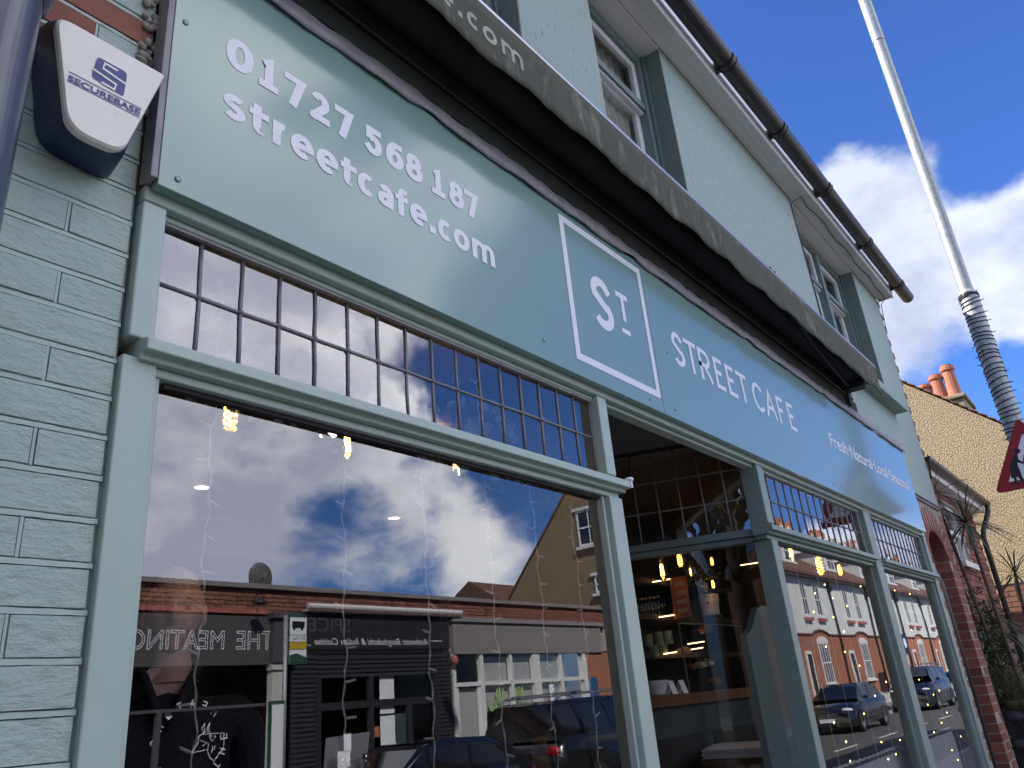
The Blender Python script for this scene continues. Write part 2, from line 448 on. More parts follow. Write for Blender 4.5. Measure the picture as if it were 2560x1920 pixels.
m_uglass = glass('upper_glass', 1.7, (.8, .82, .82), wob=.06, ws=3)
m_awn = M('awning_canvas', (.098, .095, .060), .85, col2=(.046, .050, .036), ns=9, namt=.5, bump=.3, bs=60, stain=(.18, .185, .135), ss=9, st=(.54, .68), stretch=(1, 1, .45))
m_awnd = M('awning_underside', (.010, .011, .012), .9, col2=(.03, .034, .032), ns=5)
m_awnboard = M('awning_back_board', (.034, .042, .036), .8, col2=(.018, .022, .019), ns=6, namt=.5, stretch=(1, 1, .3))
m_alu = M('aluminium_bar', (.42, .43, .46), .32, metal=.7, col2=(.33, .33, .36), ns=8)
m_galv = M('galvanised_steel', (.40, .42, .42), .5, metal=.35, col2=(.27, .29, .29), ns=26, namt=.3, bump=.08, bs=40)
m_cream = M('alarm_cream', (.86, .83, .74), .45, col2=(.80, .77, .67), ns=14, stain=(.60, .56, .47), ss=22, st=(.66, .82))
m_navy = M('alarm_navy', (.012, .022, .085), .35, col2=(.008, .014, .05), ns=8, stain=(.05, .04, .035), ss=16, st=(.66, .8))
m_navyp = M('navy_print', (.05, .055, .22), .5)
m_pipe = M('grey_pipe', (.085, .09, .125), .33, col2=(.07, .074, .10), ns=20, coat=.2)
m_wire_w = M('white_wire', (.78, .80, .83), .4)
m_wire_b = M('black_wire', (.02, .02, .03), .5)
m_wood = M('counter_wood', (.17, .085, .04), .5, col2=(.17, .08, .035), ns=6, stretch=(.3, 3, 3))
m_dark = M('dark_interior', (.028, .026, .027), .8, col2=(.04, .036, .035), ns=3)
m_brownw = M('brown_wall', (.045, .026, .019), .8, col2=(.03, .018, .014), ns=4)
m_ceil = M('interior_ceiling', (.36, .34, .39), .8)
m_rceil = M('recess_paint_dark', (.10, .095, .10), .8)
m_recess = M('shaded_recess_sage', (.15, .20, .19), .45, col2=(.12, .165, .155), ns=6)  # sage darkened to carry the shade inside the door recess
m_screen = M('screen_green', (.17, .225, .225), .6, col2=(.14, .19, .19), ns=5)
m_slate = M('slate_green', (.06, .085, .09), .6, col2=(.045, .065, .07), ns=8)
m_asph = M('asphalt', (.065, .064, .063), .85, col2=(.09, .088, .085), ns=30, bump=.4, bs=120)
m_pave = M('paving', (.26, .25, .235), .85, col2=(.20, .195, .185), ns=4, bump=.2, bs=60)
m_kerb = M('kerb_stone', (.34, .33, .31), .85, col2=(.26, .25, .24), ns=8)
m_line = M('road_paint', (.62, .60, .50), .7)
m_tile = M('roof_tile', (.17, .085, .06), .85, col2=(.11, .06, .045), ns=8, stretch=(1, 1, 3), bump=.6, bs=22)
m_peb = M('pebbledash', (.48, .375, .23), .95, col2=(.17, .13, .08), ns=48, namt=.25, detail=2, bump=1.0, bs=45, bd=.04, stain=(.66, .54, .34), ss=55, st=(.53, .62))
m_pebb = M('brown_pebbledash', (.30, .225, .135), .95, col2=(.20, .15, .09), ns=14, bump=.8, bs=50, bd=.02)
m_leaf = M('cordyline_leaf', (.050, .075, .032), .45, col2=(.10, .115, .055), ns=5)
m_grass = M('dry_grass', (.16, .15, .085), .7, col2=(.075, .09, .045), ns=6)
m_bark = M('bark', (.10, .08, .06), .9, bump=.6, bs=40)
m_moss = M('moss', (.12, .10, .028), .95, col2=(.06, .06, .02), ns=25, bump=1, bs=60, bd=.02)
m_stone = M('flint_stone', (.09, .085, .085), .8, col2=(.05, .045, .045), ns=12, bump=.5, bs=40)
m_pot = M('terracotta', (.45, .17, .09), .8, col2=(.36, .13, .075), ns=10)
m_red = M('sign_red', (.30, .010, .020), .35, col2=(.25, .010, .018), ns=12)
m_signw = M('sign_white', (.80, .80, .84), .4)
m_signb = M('sign_black', (.012, .012, .016), .5)
m_skin = M('skin', (.84, .58, .52), .5, col2=(.74, .46, .40), ns=25)
m_lips = M('lips', (.22, .08, .07), .5)
m_eye = M('eye_white', (.45, .40, .38), .3)
m_hair = M('grey_hair', (.88, .87, .86), .7, col2=(.62, .60, .59), ns=60)
m_coat = M('navy_jacket', (.018, .022, .04), .8, col2=(.03, .034, .055), ns=20)
m_bulbglass = glass('bulb_glass', 1.75, (.98, .84, .58))
m_fil = emis('filament', (1.0, .50, .10), 5)
m_filg = emis('globe_filament', (1.0, .56, .08), 4)
m_down = emis('downlight_glow', (1.0, .80, .62), 1.3)
m_led = emis('led_strip', (1.0, .60, .28), 1.5)
m_dot = emis('fairy_glow', (1.0, .70, .22), 2.0)
m_paper = M('white_paper', (.80, .82, .86), .6)
m_chrome = M('chrome', (.75, .75, .76), .12, metal=1)
m_dishg = M('dish_grey', (.20, .20, .19), .6, col2=(.15, .15, .14), ns=8)
m_shopdark = M('dark_fascia', (.085, .080, .082), .5)
m_shopblk = M('black_timber', (.020, .021, .025), .55, col2=(.03, .03, .034), ns=10)
m_whitewall = M('white_render', (.66, .66, .63), .85, col2=(.58, .58, .55), ns=1.3, bump=.2, bs=30)
m_pillar = M('white_stone', (.62, .60, .55), .8, col2=(.50, .48, .44), ns=8, stain=(.25, .24, .22), ss=5, st=(.62, .75))
m_greyfas = M('grey_fascia', (.27, .25, .24), .7, col2=(.22, .20, .195), ns=3)
m_blind = M('window_blind', (.62, .68, .65), .7)
m_flower = M('leaf_sticker', (.38, .52, .22), .6)
m_redtile = M('red_flashing', (.35, .09, .07), .6, col2=(.42, .16, .13), ns=9)
m_tyre = M('tyre', (.02, .02, .02), .8)
m_rim = M('alloy_rim', (.45, .46, .48), .3, metal=.8)
m_carglass = M('car_glass', (.01, .012, .014), .05, coat=1)
m_lamp = M('lamp_lens', (.75, .78, .8), .15, coat=1)
m_tail = M('tail_lens', (.35, .01, .015), .2, coat=1)
m_mug = M('green_mug', (.12, .20, .17), .4)
m_bowl = M('white_bowl', (.70, .71, .76), .35)
m_cream2 = M('pendant_brown', (.05, .03, .02), .5)
m_curtain = M('grey_curtain', (.74, .76, .80), .9, col2=(.66, .68, .73), ns=12, stretch=(3, 1, .4))
m_leafpale = M('pale_leaf', (.42, .50, .46), .5, col2=(.32, .42, .36), ns=7)
m_gold = M('brass_bar', (.55, .42, .14), .3, metal=.9)
m_candle = M('candle_wax', (.72, .72, .62), .6)
m_green_bus = M('bus_stop_green', (.03, .09, .06), .5)
m_yellow = M('bus_yellow', (.62, .42, .04), .5)
m_bread = M('bread', (.32, .13, .05), .7)
m_clearg = glass('clear_tumbler', 1.5, (.9, .93, .92))

# ------------------------------------------------------------------ ground
g = MB(); g.quad((-500, -500, -.16), (700, -500, -.16), (700, 500, -.16), (-500, 500, -.16)); struct(g.build('ground', m_asph))
rd = MB(); rd.quad((-60, -9.5, -.12), (260, -9.5, -.12), (260, -2.6, -.12), (-60, -2.6, -.12)); struct(rd.build('road', m_asph))
pv = MB(); pv.box(-60, 260, -2.45, .02, -.15, 0.0); pv.box(-60, 260, -13, -9.65, -.15, 0.0); struct(pv.build('pavement', m_pave))
kb = MB()
kb.box(-60, 260, -2.6, -2.452, -.15, .005); kb.box(-60, 260, -9.648, -9.5, -.15, .005)
struct(kb.build('kerb', m_kerb, bevel=.01))
ml = MB()
for i in range(40):
    x = 2+i*4.0; ml.quad((x, -6.08, -.116), (x+2.0, -6.08, -.116), (x+2.0, -5.97, -.116), (x, -5.97, -.116))
struct(ml.build('road_marking', m_line))

# ------------------------------------------------------------------ the cafe building
cafe = thing('cafe_building', 'two-storey cafe building painted sage green with roughcast upper wall and leaded shopfront', 'building', (4.2, 2.5, 0))
X0, X1, EAVE = -3.0, 8.44, 5.25
WY = .05
wins = [(1.25, 2.10), (2.76, 3.61), (5.85, 7.48)]
WB = 3.86


def part(mb, name, mat, parent=cafe, **k): return mb.build(name, mat, parent, **k)


w = MB()
w.box(X0, wins[0][0], WY, .30, 3.30, EAVE)
for i, (a, b) in enumerate(wins):
    w.box(a, b, WY, .30, 3.30, WB)
    nx = wins[i+1][0] if i < 2 else X1-.07
    w.box(b, nx, WY, .30, 3.30, EAVE)
w.box(7.17, X1-.07, WY, .30, 2.99, 3.298)
part(w, 'upper_wall', m_render)
w = MB()
w.box(X0, .12, .055, .30, 0, 3.30); w.box(X0, X0+.25, .302, 7.0, 0, EAVE); w.box(X1-.25, X1, .302, 7.0, 0, EAVE); w.box(X0, X1, 6.75, 7.0, 0, EAVE)
part(w, 'side_wall', m_redbrick)
w = MB(); w.prism([(-.05, 5.40), (3.4, 8.3), (7.1, 5.40), (7.1, 5.30), (-.05, 5.30)], 'x', X0-.1, X1+.02); part(w, 'roof', m_tile)
# eaves
w = MB(); w.box(X0, 8.40, -.085, .048, 5.255, 5.275); w.box(X0, 8.40, -.03, -.024, 5.249, 5.254); so_ = part(w, 'soffit', m_upvc)
for a, b in wins:
    w = MB(); w.box(a, b, .05, .20, 5.235, 5.252); part(w, 'soffit_panel', m_upvc)
    w = MB(); w.box(a, a+.006, .0515, .165, WB, 5.234); part(w, 'reveal', m_reveal)
    w = MB(); w.box(b-.006, b, .0515, .165, WB, 5.234); part(w, 'reveal', m_reveal)
w = MB(); w.box(X0, 8.42, -.105, -.087, 5.235, 5.42); part(w, 'fascia_board', m_upvc, bevel=.004)
w = MB(); w.box(8.402, 8.418, -.085, .046, 5.24, 5.40); part(w, 'soffit_end', m_upvc)
gut = MB()
prof = [(.062*math.cos(a), .062*math.sin(a)) for a in [math.pi+math.pi*i/10 for i in range(11)]]
prof += [(p[0]*.93, p[1]*.93) for p in reversed(prof)]
gut.prism([(-.182+p[0], 5.350+p[1]) for p in prof], 'x', X0, 8.80)
gut.prism([(-.182+.0615*math.cos(a), 5.350+.0615*math.sin(a)) for a in [math.pi+math.pi*i/10 for i in range(11)]], 'x', 8.801, 8.806)
gu = part(gut, 'gutter', m_gutter, smooth=False)
for gx in (1.7, 3.30, 4.12, 5.02, 6.03, 7.2, 8.35):
    k = MB()
    for dx in (-.03, .022):
        k.prism([(-.182+r_*math.cos(a), 5.350+r_*math.sin(a)) for r_, rng in ((.071, range(11)), (.0625, range(10, -1, -1))) for a in [math.pi*.97+math.pi*1.06*i/10 for i in rng]], 'x', gx+dx, gx+dx+.008)
    k.prism([(-.182+r_*math.cos(a), 5.350+r_*math.sin(a)) for r_, rng in ((.067, range(11)), (.0625, range(10, -1, -1))) for a in [math.pi+math.pi*i/10 for i in rng]], 'x', gx-.022, gx+.022)
    k.box(gx-.012, gx+.012, -.135, -.106, 5.29, 5.37)
    part(k, 'gutter_union', m_gutter, gu)
# thin cable along the soffit
cb = MB(); pts = [Vector((5.80, .03, 5.20))]
for i in range(14): pts.append(Vector((5.85+i*.185, -.035+.012*math.sin(i*1.7), 5.243-.006*(i % 2))))
pts += [Vector((8.39, -.02, 5.24)), Vector((8.41, .03, 5.2)), Vector((8.37, .044, 4.9))]
cb.tube(pts, .004, 5); part(cb, 'soffit_cable', m_wire_b)
cb = MB(); cb.tube([(5.80, .046, 5.2), (5.815, .044, 4.6), (5.83, .044, 4.05), (5.82, .04, 3.7)], .005, 5); part(cb, 'wall_cable', m_wire_b)
cb = MB(); pp = [PY(2110, 1000, .045), PY(2116, 1012, .04), PY(2122, 1024, .045)]
cb.tube([PY(2108, 985, .04), PY(2120, 1005, .035), PY(2124, 1025, .04)], .004, 5); part(cb, 'wall_cable', m_wire_b)

# upper sash windows
for i, (a, b) in enumerate(wins):
    wd = MB(); wd.box(a, a+.06, .17, .26, WB, 5.235); wd.box(b-.06, b, .17, .26, WB, 5.235); wd.box(a+.06, b-.06, .17, .26, 5.17, 5.235); wd.box(a+.06, b-.06, .17, .26, WB, WB+.05)
    wd.box(a, a+.02, .15, .17, WB, 5.235); wd.box(b-.025, b, .15, .17, WB, 5.235)
    wn = part(wd, 'sash_window', m_paint2, bevel=.004)
    mid = 4.80
    sp = [(a+.06, b-.06)] if b-a < 1 else [(a+.06, a+.86), (a+.93, b-.06)]
    if len(sp) > 1:
        k = MB(); k.box(a+.86, a+.93, .16, .26, WB+.05, 5.17); part(k, 'mullion', m_paint2, wn, bevel=.004)
    for (xa, xb) in sp:
        for (za, zb, yy, nm) in ((mid-.02, 5.17, .195, 'top_sash'), (WB+.05, mid+.02, .225, 'bottom_sash')):
            s = MB(); s.box(xa, xa+.05, yy, yy+.03, za, zb); s.box(xb-.05, xb, yy, yy+.03, za, zb); s.box(xa+.05, xb-.05, yy, yy+.03, zb-.05, zb); s.box(xa+.05, xb-.05, yy, yy+.03, za, za+.05)
            part(s, nm, m_wframe, wn, bevel=.004)
            s = MB(); s.quad((xa+.05, yy+.015, za+.05), (xb-.05, yy+.015, za+.05), (xb-.05, yy+.015, zb-.05), (xa+.05, yy+.015, zb-.05)); part(s, 'pane', m_uglass, wn)
        s = MB(); s.box(xa, xb, .178, .194, mid-.005, mid+.045); part(s, 'meeting_rail', m_paint2, wn, bevel=.004)
    s = MB(); s.box(a-.10, b+.12, -.06, .17, WB-.09, WB-.01); part(s, 'window_sill', m_render, wn, bevel=.008)
    # what is seen through: net curtain and dark room
    s = MB(); s.grid(lambda u, v: (a+.05+(b-a-.1)*u, .29+.012*math.sin(u*60), 3.9+1.3*v), 60, 1); part(s, 'net_curtain', m_blindc, wn)
    s = MB(); s.box(a-.3, b+.3, 1.6, 1.65, 3.6, 5.2); part(s, 'room_wall', m_brownw, wn)
w = MB(); w.box(X0+.26, X1-.26, .31, 6.7, 3.40, 3.50); part(w, 'floor_slab', m_dark)

# leading edge of the render: drip bead, lead flashing over the sign
w = MB()
w.add(*[[], []])
n = 40
for i in range(n):
    xa = 7.17+(X1-.09-7.17)*i/n; xb = 7.17+(X1-.09-7.17)*(i+.62)/n
    w.box(xa, xb, .040, .052, 2.965, 2.992)
w.box(7.17, X1-.075, .030, .049, 2.992, 3.004)
part(w, 'drip_bead', m_lead)


def flash(u, v):
    x = .60+6.58*u
    wv = .0025*math.sin(x*7)+.003*math.sin(x*17+1)+.003*math.sin(x*31)+.0025*math.sin(x*83)
    bite = .014*max(0, math.sin(x*5.1+.6)**21)
    z = 3.312+wv*.5+bite if v == 0 else (3.335+wv*.3 if v < .6 else 3.378+.004*math.sin(x*11)+.003*math.sin(x*47))
    y = (-.008-.006*math.sin(x*9)**2 if v == 0 else (-.012 if v < .6 else -.004))
    return (x, y, z)


w = MB(); w.grid(flash, 320, 2); o = part(w, 'lead_flashing', m_lead, smooth=True)
sm = o.modifiers.new('solid', 'SOLIDIFY'); sm.thickness = .004

# ---- painted brick wall on the left
PIT_B = .0745; PH = 1.7275
bw = MB(); bw.grid(lambda u, v: (.115+.49*u, .0580, .9+2.42*v), 4, 4); part(bw, 'joint_backing', m_crack)
from mathutils import noise as mnoise
for r_ in range(-11, 22):
    zb = PH+r_*PIT_B+.005; zt = zb+PIT_B-.010
    seq = [(.215, .49)] if False else None
    off = .485 if r_ % 2 == 0 else .375
    js = random.random()*40; jm = MB(); NJ = 60
    def jn(x, k_, js=js): return max(.0001, .0006+.0014*mnoise.noise(Vector((x*16+js, k_*7.3, js)))+.0009*mnoise.noise(Vector((x*60+js, k_, 2))))
    zj0, zj1 = zt, zt+.010
    jm.add([(.115+.487*i/NJ, yy, zz) for i in range(NJ+1) for yy, zz in ((.0565, zj0+jn(i, 1)*.5), (.0492+.0012*mnoise.noise(Vector((i*.3, js, 1))), zj0+jn(.487*i/NJ, 1)), (.0500+.0012*mnoise.noise(Vector((i*.3, js, 4))), zj1-jn(.487*i/NJ, 2)), (.0565, zj1-.0002))],
           [(i*4+k_, (i+1)*4+k_, (i+1)*4+k_+1, i*4+k_+1) for i in range(NJ) for k_ in range(3)])
    part(jm, 'mortar_joint', m_pmortar)
    xs = []
    x = off
    while x > -.1:
        x -= (.225 if (len(xs)+r_) % 2 else .1125)*1.0
        xs.append(x)
    xs = [.602] + [off] + xs
    for a, b in zip(xs[1:], xs[:-1]):
        if b < .12: continue
        if a > .13:
            jm = MB(); jm.box(a-.0030+random.uniform(0, .0008), a+.0030-random.uniform(0, .0008), .0496, .0565, zb+.0005, zt-.0005); part(jm, 'mortar_joint', m_pmortar)
        xa, xb = a+.0035, b-.0035
        seed = random.random()*50; dep = random.uniform(-.0015, .0015)
        mb = MB(); nx, nz = 8, 5
        def fb(u, v, xa=xa, xb=xb, zb=zb, zt=zt, seed=seed, dep=dep):
            e = min(u, 1-u)*(xb-xa); f = min(v, 1-v)*(zt-zb)
            edge = min(e, f)
            x_ = xa+(xb-xa)*u; z_ = zb+(zt-zb)*v
            nn = mnoise.noise(Vector((x_*28+seed, z_*28, seed)))
            y_ = .0478+dep-.0020*nn + (.0075 if edge < 1e-6 else 0)
            jx = .0018*mnoise.noise(Vector((x_*50, z_*50, seed+3)))
            return (x_+jx*(edge < 1e-6), y_, z_+jx*(edge < 1e-6)*1.5)
        us = [0, .008, .2, .4, .6, .8, .992, 1]; vs_ = [0, .03, .35, .65, .97, 1]
        mb.add([fb(u, v) for v in vs_ for u in us], [(j*8+i, j*8+i+1, (j+1)*8+i+1, (j+1)*8+i) for j in range(5) for i in range(7)])
        bare = zb > 2.815 and xa < .48
        part(mb, 'brick', m_dkbrick if bare else m_pbrick)
# ragged mortar and rubble beside the sign board
w = MB()
for i in range(60):
    z = 2.80+.55*random.random(); x = .575+.035*random.random()
    w.sphere((x, .040+.01*random.random(), z), .007+.008*random.random(), .008, .005+.007*random.random(), 6, 4)
o = part(w, 'crumbling_mortar', m_mortar, smooth=True); o['kind'] = 'stuff'
w = MB(); w.box(.603, .618, -.002, .045, 2.64, 3.30); part(w, 'edge_strip', m_lead, bevel=.002)
w = MB(); w.box(.44, .575, .028, .05, 2.885, 2.893); w.box(.44, .447, .02, .05, 2.893, 2.915); part(w, 'old_bracket', m_lead)

# ---- shopfront joinery
FY = .03
w = MB(); w.box(.61, 7.24, FY, .10, 2.604, 2.640); w.box(.61, 7.24, FY+.022, .10, 2.589, 2.6035); part(w, 'head_rail', m_paint, bevel=.006, seg=2)
w = MB(); w.box(.610, .660, FY, .11, 2.30, 2.601); part(w, 'upper_post', m_paint, bevel=.004)
w = MB(); w.box(.605, .671, FY+.004, .11, 0, 2.262); w.box(.6725, .686, FY+.018, .11, 0, 2.250); part(w, 'left_post', m_paint, bevel=.003)


def transom(a, b, mat=None):
    w = MB(); w.prism([(.0, 2.268), (.0, 2.292), (.012, 2.297), (.10, 2.312), (.10, 2.255), (.022, 2.255), (.022, 2.268)], 'x', a, b)
    w.box(a+.02, b-.02, .042, .10, 2.236, 2.2545)
    return part(w, 'transom', mat or m_paint, bevel=.003)


transom(.632, 2.365)
w = MB(); w.box(2.272, 2.330, FY, .11, 2.312, 2.601); part(w, 'upper_post', m_paint, bevel=.004)
w = MB(); w.box(2.248, 2.263, FY+.02, .11, 0, 2.235); w.box(2.264, 2.345, FY, .12, 0, 2.234); part(w, 'door_post', m_paint, bevel=.004)
w = MB(); w.box(2.366, 2.376, -.002, .05, 2.270, 2.300); w.sphere((2.374, .01, 2.300), .014, .02, .010, 8, 6); part(w, 'flaking_end', m_white_vinyl)
# right bay
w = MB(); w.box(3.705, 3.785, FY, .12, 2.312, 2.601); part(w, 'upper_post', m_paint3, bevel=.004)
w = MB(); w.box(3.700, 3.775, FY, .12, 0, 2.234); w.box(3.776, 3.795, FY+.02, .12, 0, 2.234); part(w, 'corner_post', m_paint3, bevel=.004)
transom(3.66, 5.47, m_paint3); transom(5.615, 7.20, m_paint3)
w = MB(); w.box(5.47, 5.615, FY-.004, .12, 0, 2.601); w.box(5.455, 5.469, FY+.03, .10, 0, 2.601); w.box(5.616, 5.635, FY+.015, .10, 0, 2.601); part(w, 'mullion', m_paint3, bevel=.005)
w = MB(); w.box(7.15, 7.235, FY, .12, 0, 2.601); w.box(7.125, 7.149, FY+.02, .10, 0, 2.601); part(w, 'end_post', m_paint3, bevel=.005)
w = MB(); w.box(.70, 2.25, .04, .12, 0, .90); w.box(3.80, 5.45, .04, .12, 0, .72); w.box(5.64, 7.12, .04, .12, 0, .72); part(w, 'stall_riser', m_paint)


def big_pane(a, b, z0, z1, y, mat, name='display_window'):
    w = MB(); w.quad((a, y, z0), (b, y, z0), (b, y, z1), (a, y, z1)); o = part(w, name, mat); return o


big_pane(.680, 2.25, .90, 2.245, GLY, m_glass)
w = MB(); w.box(.70, 2.25, .058, .0735, 2.226, 2.2355); w.box(.6865, .692, .062, .074, .9, 2.2135); part(w, 'glazing_bead', m_dark)
big_pane(3.79, 5.46, .72, 2.245, GLY, m_glassb); big_pane(5.63, 7.13, .72, 2.245, GLY, m_glassb)


def leaded(p0, p1, z0, z1, nc, nr, name='leaded_light', tilt=.006, thick=.0045):
    """row of leaded panes from p0 to p1 (xy): each pane a piece set slightly out of true, cames joined"""
    p0 = Vector((p0[0], p0[1])); p1 = Vector((p1[0], p1[1])); d = (p1-p0); L = d.length; d.normalize(); nrm = Vector((d.y, -d.x))
    def at(s, z, o=0): q = p0+d*s+nrm*o; return (q.x, q.y, z)
    cm = MB()
    for i in range(nc+1):
        s = L*i/nc; wob = [random.uniform(-.0015, .0015) for _ in range(5)]
        cm.tube([at(s+wob[k], z0+(z1-z0)*k/4, .001) for k in range(5)], thick, 6)
    for j in range(nr+1):
        z = z0+(z1-z0)*j/nr; cm.tube([at(L*k/nc, z+random.uniform(-.001, .001), .001) for k in range(nc+1)], thick, 6)
    for i in range(1, nc):
        for j in range(1, nr): cm.sphere(at(L*i/nc, z0+(z1-z0)*j/nr, .002), thick*1.7, n=6, m=4)
    root = part(cm, name, m_came, smooth=True)
    for i in range(nc):
        for j in range(nr):
            pm = MB(); ta, tb, tc, td = (random.uniform(-tilt, tilt)*.1 for _ in range(4))
            a, b = L*i/nc, L*(i+1)/nc; c, e = z0+(z1-z0)*j/nr, z0+(z1-z0)*(j+1)/nr
            pm.quad(at(a, c, ta), at(b, c, ta+tc), at(b, e, tb+tc), at(a, e, tb)); part(pm, 'pane', m_lglass, root)
    return root


leaded((.662, .07), (2.268, .07), 2.312, 2.588, 16, 2)
leaded((3.79, .07), (5.452, .07), 2.312, 2.588, 14, 2, tilt=.004)
leaded((5.638, .07), (7.122, .07), 2.312, 2.588, 14, 2, tilt=.004)
w = MB(); w.box(.672, 2.272, .055, .068, 2.582, 2.588); part(w, 'putty_line', m_lead)

# ---- door recess with its splayed side window
RA, RB = Vector((3.72, .11)), Vector((3.36, 1.05))
w = MB(); w.wallbox(RA, RB, -.07, 2.236, 2.262); w.wallbox(RA+Vector((-.015, 0)), RB+Vector((-.015, 0)), -.09, 2.263, 2.298); part(w, 'recess_transom', m_recess, bevel=.004)
w = MB(); w.wallbox(RA, RB, -.07, 2.765, 2.779); part(w, 'recess_head', m_shopblk)
w = MB(); w.wallbox(RB, RB+(RB-RA)*.08, -.07, 0, 2.9); w.wallbox(RA, RB, -.07, 0, .75); part(w, 'recess_jamb', m_recess, bevel=.004)
dd = (RB-RA).normalized(); nn_ = Vector((dd.y, -dd.x))
o_ = RA-nn_*0+Vector((.03, .01))
leaded((RA.x+.02, RA.y), (RB.x+.02, RB.y), 2.30, 2.76, 9, 3)
w = MB(); w.quad((RA.x+.02, RA.y, .75), (RB.x+.02, RB.y, .75), (RB.x+.02, RB.y, 2.24), (RA.x+.02, RA.y, 2.24)); part(w, 'display_window', m_rglass)
w = MB(); w.box(2.30, 3.80, .12, 1.6, 2.78, 2.80); part(w, 'recess_ceiling', m_rceil)
w = MB(); w.box(2.3, 3.8, .105, .118, 2.64, 2.80); part(w, 'recess_beam', m_shopblk)
# left splay of the recess, glazed, and the door
LA, LB = Vector((2.31, .125)), Vector((2.62, 1.05))
w = MB(); w.wallbox(LA, LB, .07, 2.236, 2.30); w.wallbox(LA, LB, .07, 0, .75); w.wallbox(LB, LB+(LB-LA)*.07, .07, 0, 2.78); part(w, 'recess_jamb', m_recess, bevel=.004)
w = MB(); w.wallbox(LA, LB, .05, .751, 2.235); w.wallbox(LA, LB, .05, 2.301, 2.78); part(w, 'recess_panel', m_slate)
w = MB(); w.box(2.66, 2.76, 1.12, 1.16, .1, 2.3); w.box(3.26, 3.34, 1.12, 1.16, .1, 2.3); w.box(2.761, 3.259, 1.12, 1.16, 2.18, 2.3); w.box(2.761, 3.259, 1.12, 1.16, .1, .7)
dr = part(w, 'door', m_paint, bevel=.004)
w = MB(); w.quad((2.76, 1.14, .7), (3.26, 1.14, .7), (3.26, 1.14, 2.18), (2.76, 1.14, 2.18)); part(w, 'pane', m_glass, dr)
w = MB(); w.tube([(2.71, 1.10, 1.0), (2.71, 1.06, 1.02), (2.71, 1.06, 1.25), (2.71, 1.10, 1.27)], .01, 6); part(w, 'handle', m_chrome, dr)
w = MB(); w.quad((2.3, .1, .02), (3.75, .1, .02), (3.35, 1.15, .02), (2.62, 1.15, .02)); part(w, 'doorstep', m_pave)

# ---- interior shell
w = MB(); w.box(.13, 8.1, .14, 4.6, .20, .28); struct(w.build('interior_floor', m_wood))
w = MB(); w.box(.62, 2.29, .13, 4.6, 2.86, 2.88); w.box(2.29, 3.81, 1.65, 4.6, 2.86, 2.88); struct(w.build('interior_ceiling', m_ceil))
w = MB(); w.box(3.811, 7.3, .13, 4.6, 2.86, 2.88); struct(w.build('interior_ceiling', m_dark))
w = MB(); w.box(.13, 8.1, 4.5, 4.6, .28, 2.86); w.box(.13, .5, .31, 4.5, .28, 2.86); w.box(7.24, 7.4, .13, 4.5, .28, 2.86); struct(w.build('interior_wall', m_dark))
w = MB(); w.box(4.1, 7.24, 2.02, 2.1, .28, 2.86); struct(w.build('interior_partition', m_brownw))
w = MB(); w.box(1.55, 3.9, 3.0, 3.06, 2.60, 2.84); struct(w.build('interior_beam', m_whitewall))

# ---- brick pier with arched niche at the right end
pr = MB(); pr.box(7.24, 7.46, .0585, .5, 0, 2.99); pr.box(8.14, X1, .0585, .5, 0, 2.99)
arch = [(7.461, 2.985), (8.139, 2.985), (8.139, 2.50)]+[(7.80+.34*math.cos(R(a)), 2.50+.22*math.sin(R(a))) for a in range(15, 180, 15)]+[(7.461, 2.50)]
pr.prism([(7.46, 2.99), (8.14, 2.99), (8.14, 2.75), (7.46, 2.75)], 'y', .0585, .0595); pr.box(X1-.068, X1, .065, .301, 2.99, 5.24)
part(pr, 'pier_wall', m_mortar)
pr = MB(); pr.prism(arch, 'y', .060, .5); pr.box(7.46, 8.14, .5, .6, 0, 2.99); part(pr, 'arch_reveal', m_redbrick)
bm_h = MB(); bm_h.box(-.5, .5, -.5, .5, -.5, .5)


def brickmesh(name, w_, d_, h_, mat):
    b = MB(); e = .004
    x, y, z = w_/2, d_/2, h_/2
    b.add([(-x, y, -z), (x, y, -z), (x, y, z), (-x, y, z), (-x, -y+e, -z), (x, -y+e, -z), (x, -y+e, z), (-x, -y+e, z), (-x+e, -y, -z+e), (x-e, -y, -z+e), (x-e, -y, z-e), (-x+e, -y, z-e)],
          [(0, 4, 7, 3), (1, 2, 6, 5), (0, 1, 5, 4), (3, 7, 6, 2), (4, 5, 9, 8), (5, 6, 10, 9), (6, 7, 11, 10), (7, 4, 8, 11), (8, 9, 10, 11)])
    me = bpy.data.meshes.new(name); me.from_pydata(b.v, [], b.f); me.materials.append(mat); return me


def brick_at(me, loc, parent, rz=0, ry=0):
    o = bpy.data.objects.new('brick', me); COL.objects.link(o); o.location = Vector(loc)
    o.rotation_euler = (0, ry, rz); attach(o, parent); return o


ST, HD = brickmesh('brick_s', .215, .10, .063, m_redbrick), brickmesh('brick_h', .1025, .10, .063, m_redbrick)
HR = brickmesh('brick_q', .085, .10, .063, m_redbrick); Q2 = brickmesh('brick_e', .065, .05, .063, m_redbrick)


def bevel_brick(w_, d_, h_):
    b = MB(); e = .004; x, y, z = w_/2, d_/2, h_/2
    b.box(-x, x, -y, y, -z, z); me = bpy.data.meshes.new('brick_b'); me.from_pydata(b.v, [], b.f); me.materials.append(m_redbrick); return me


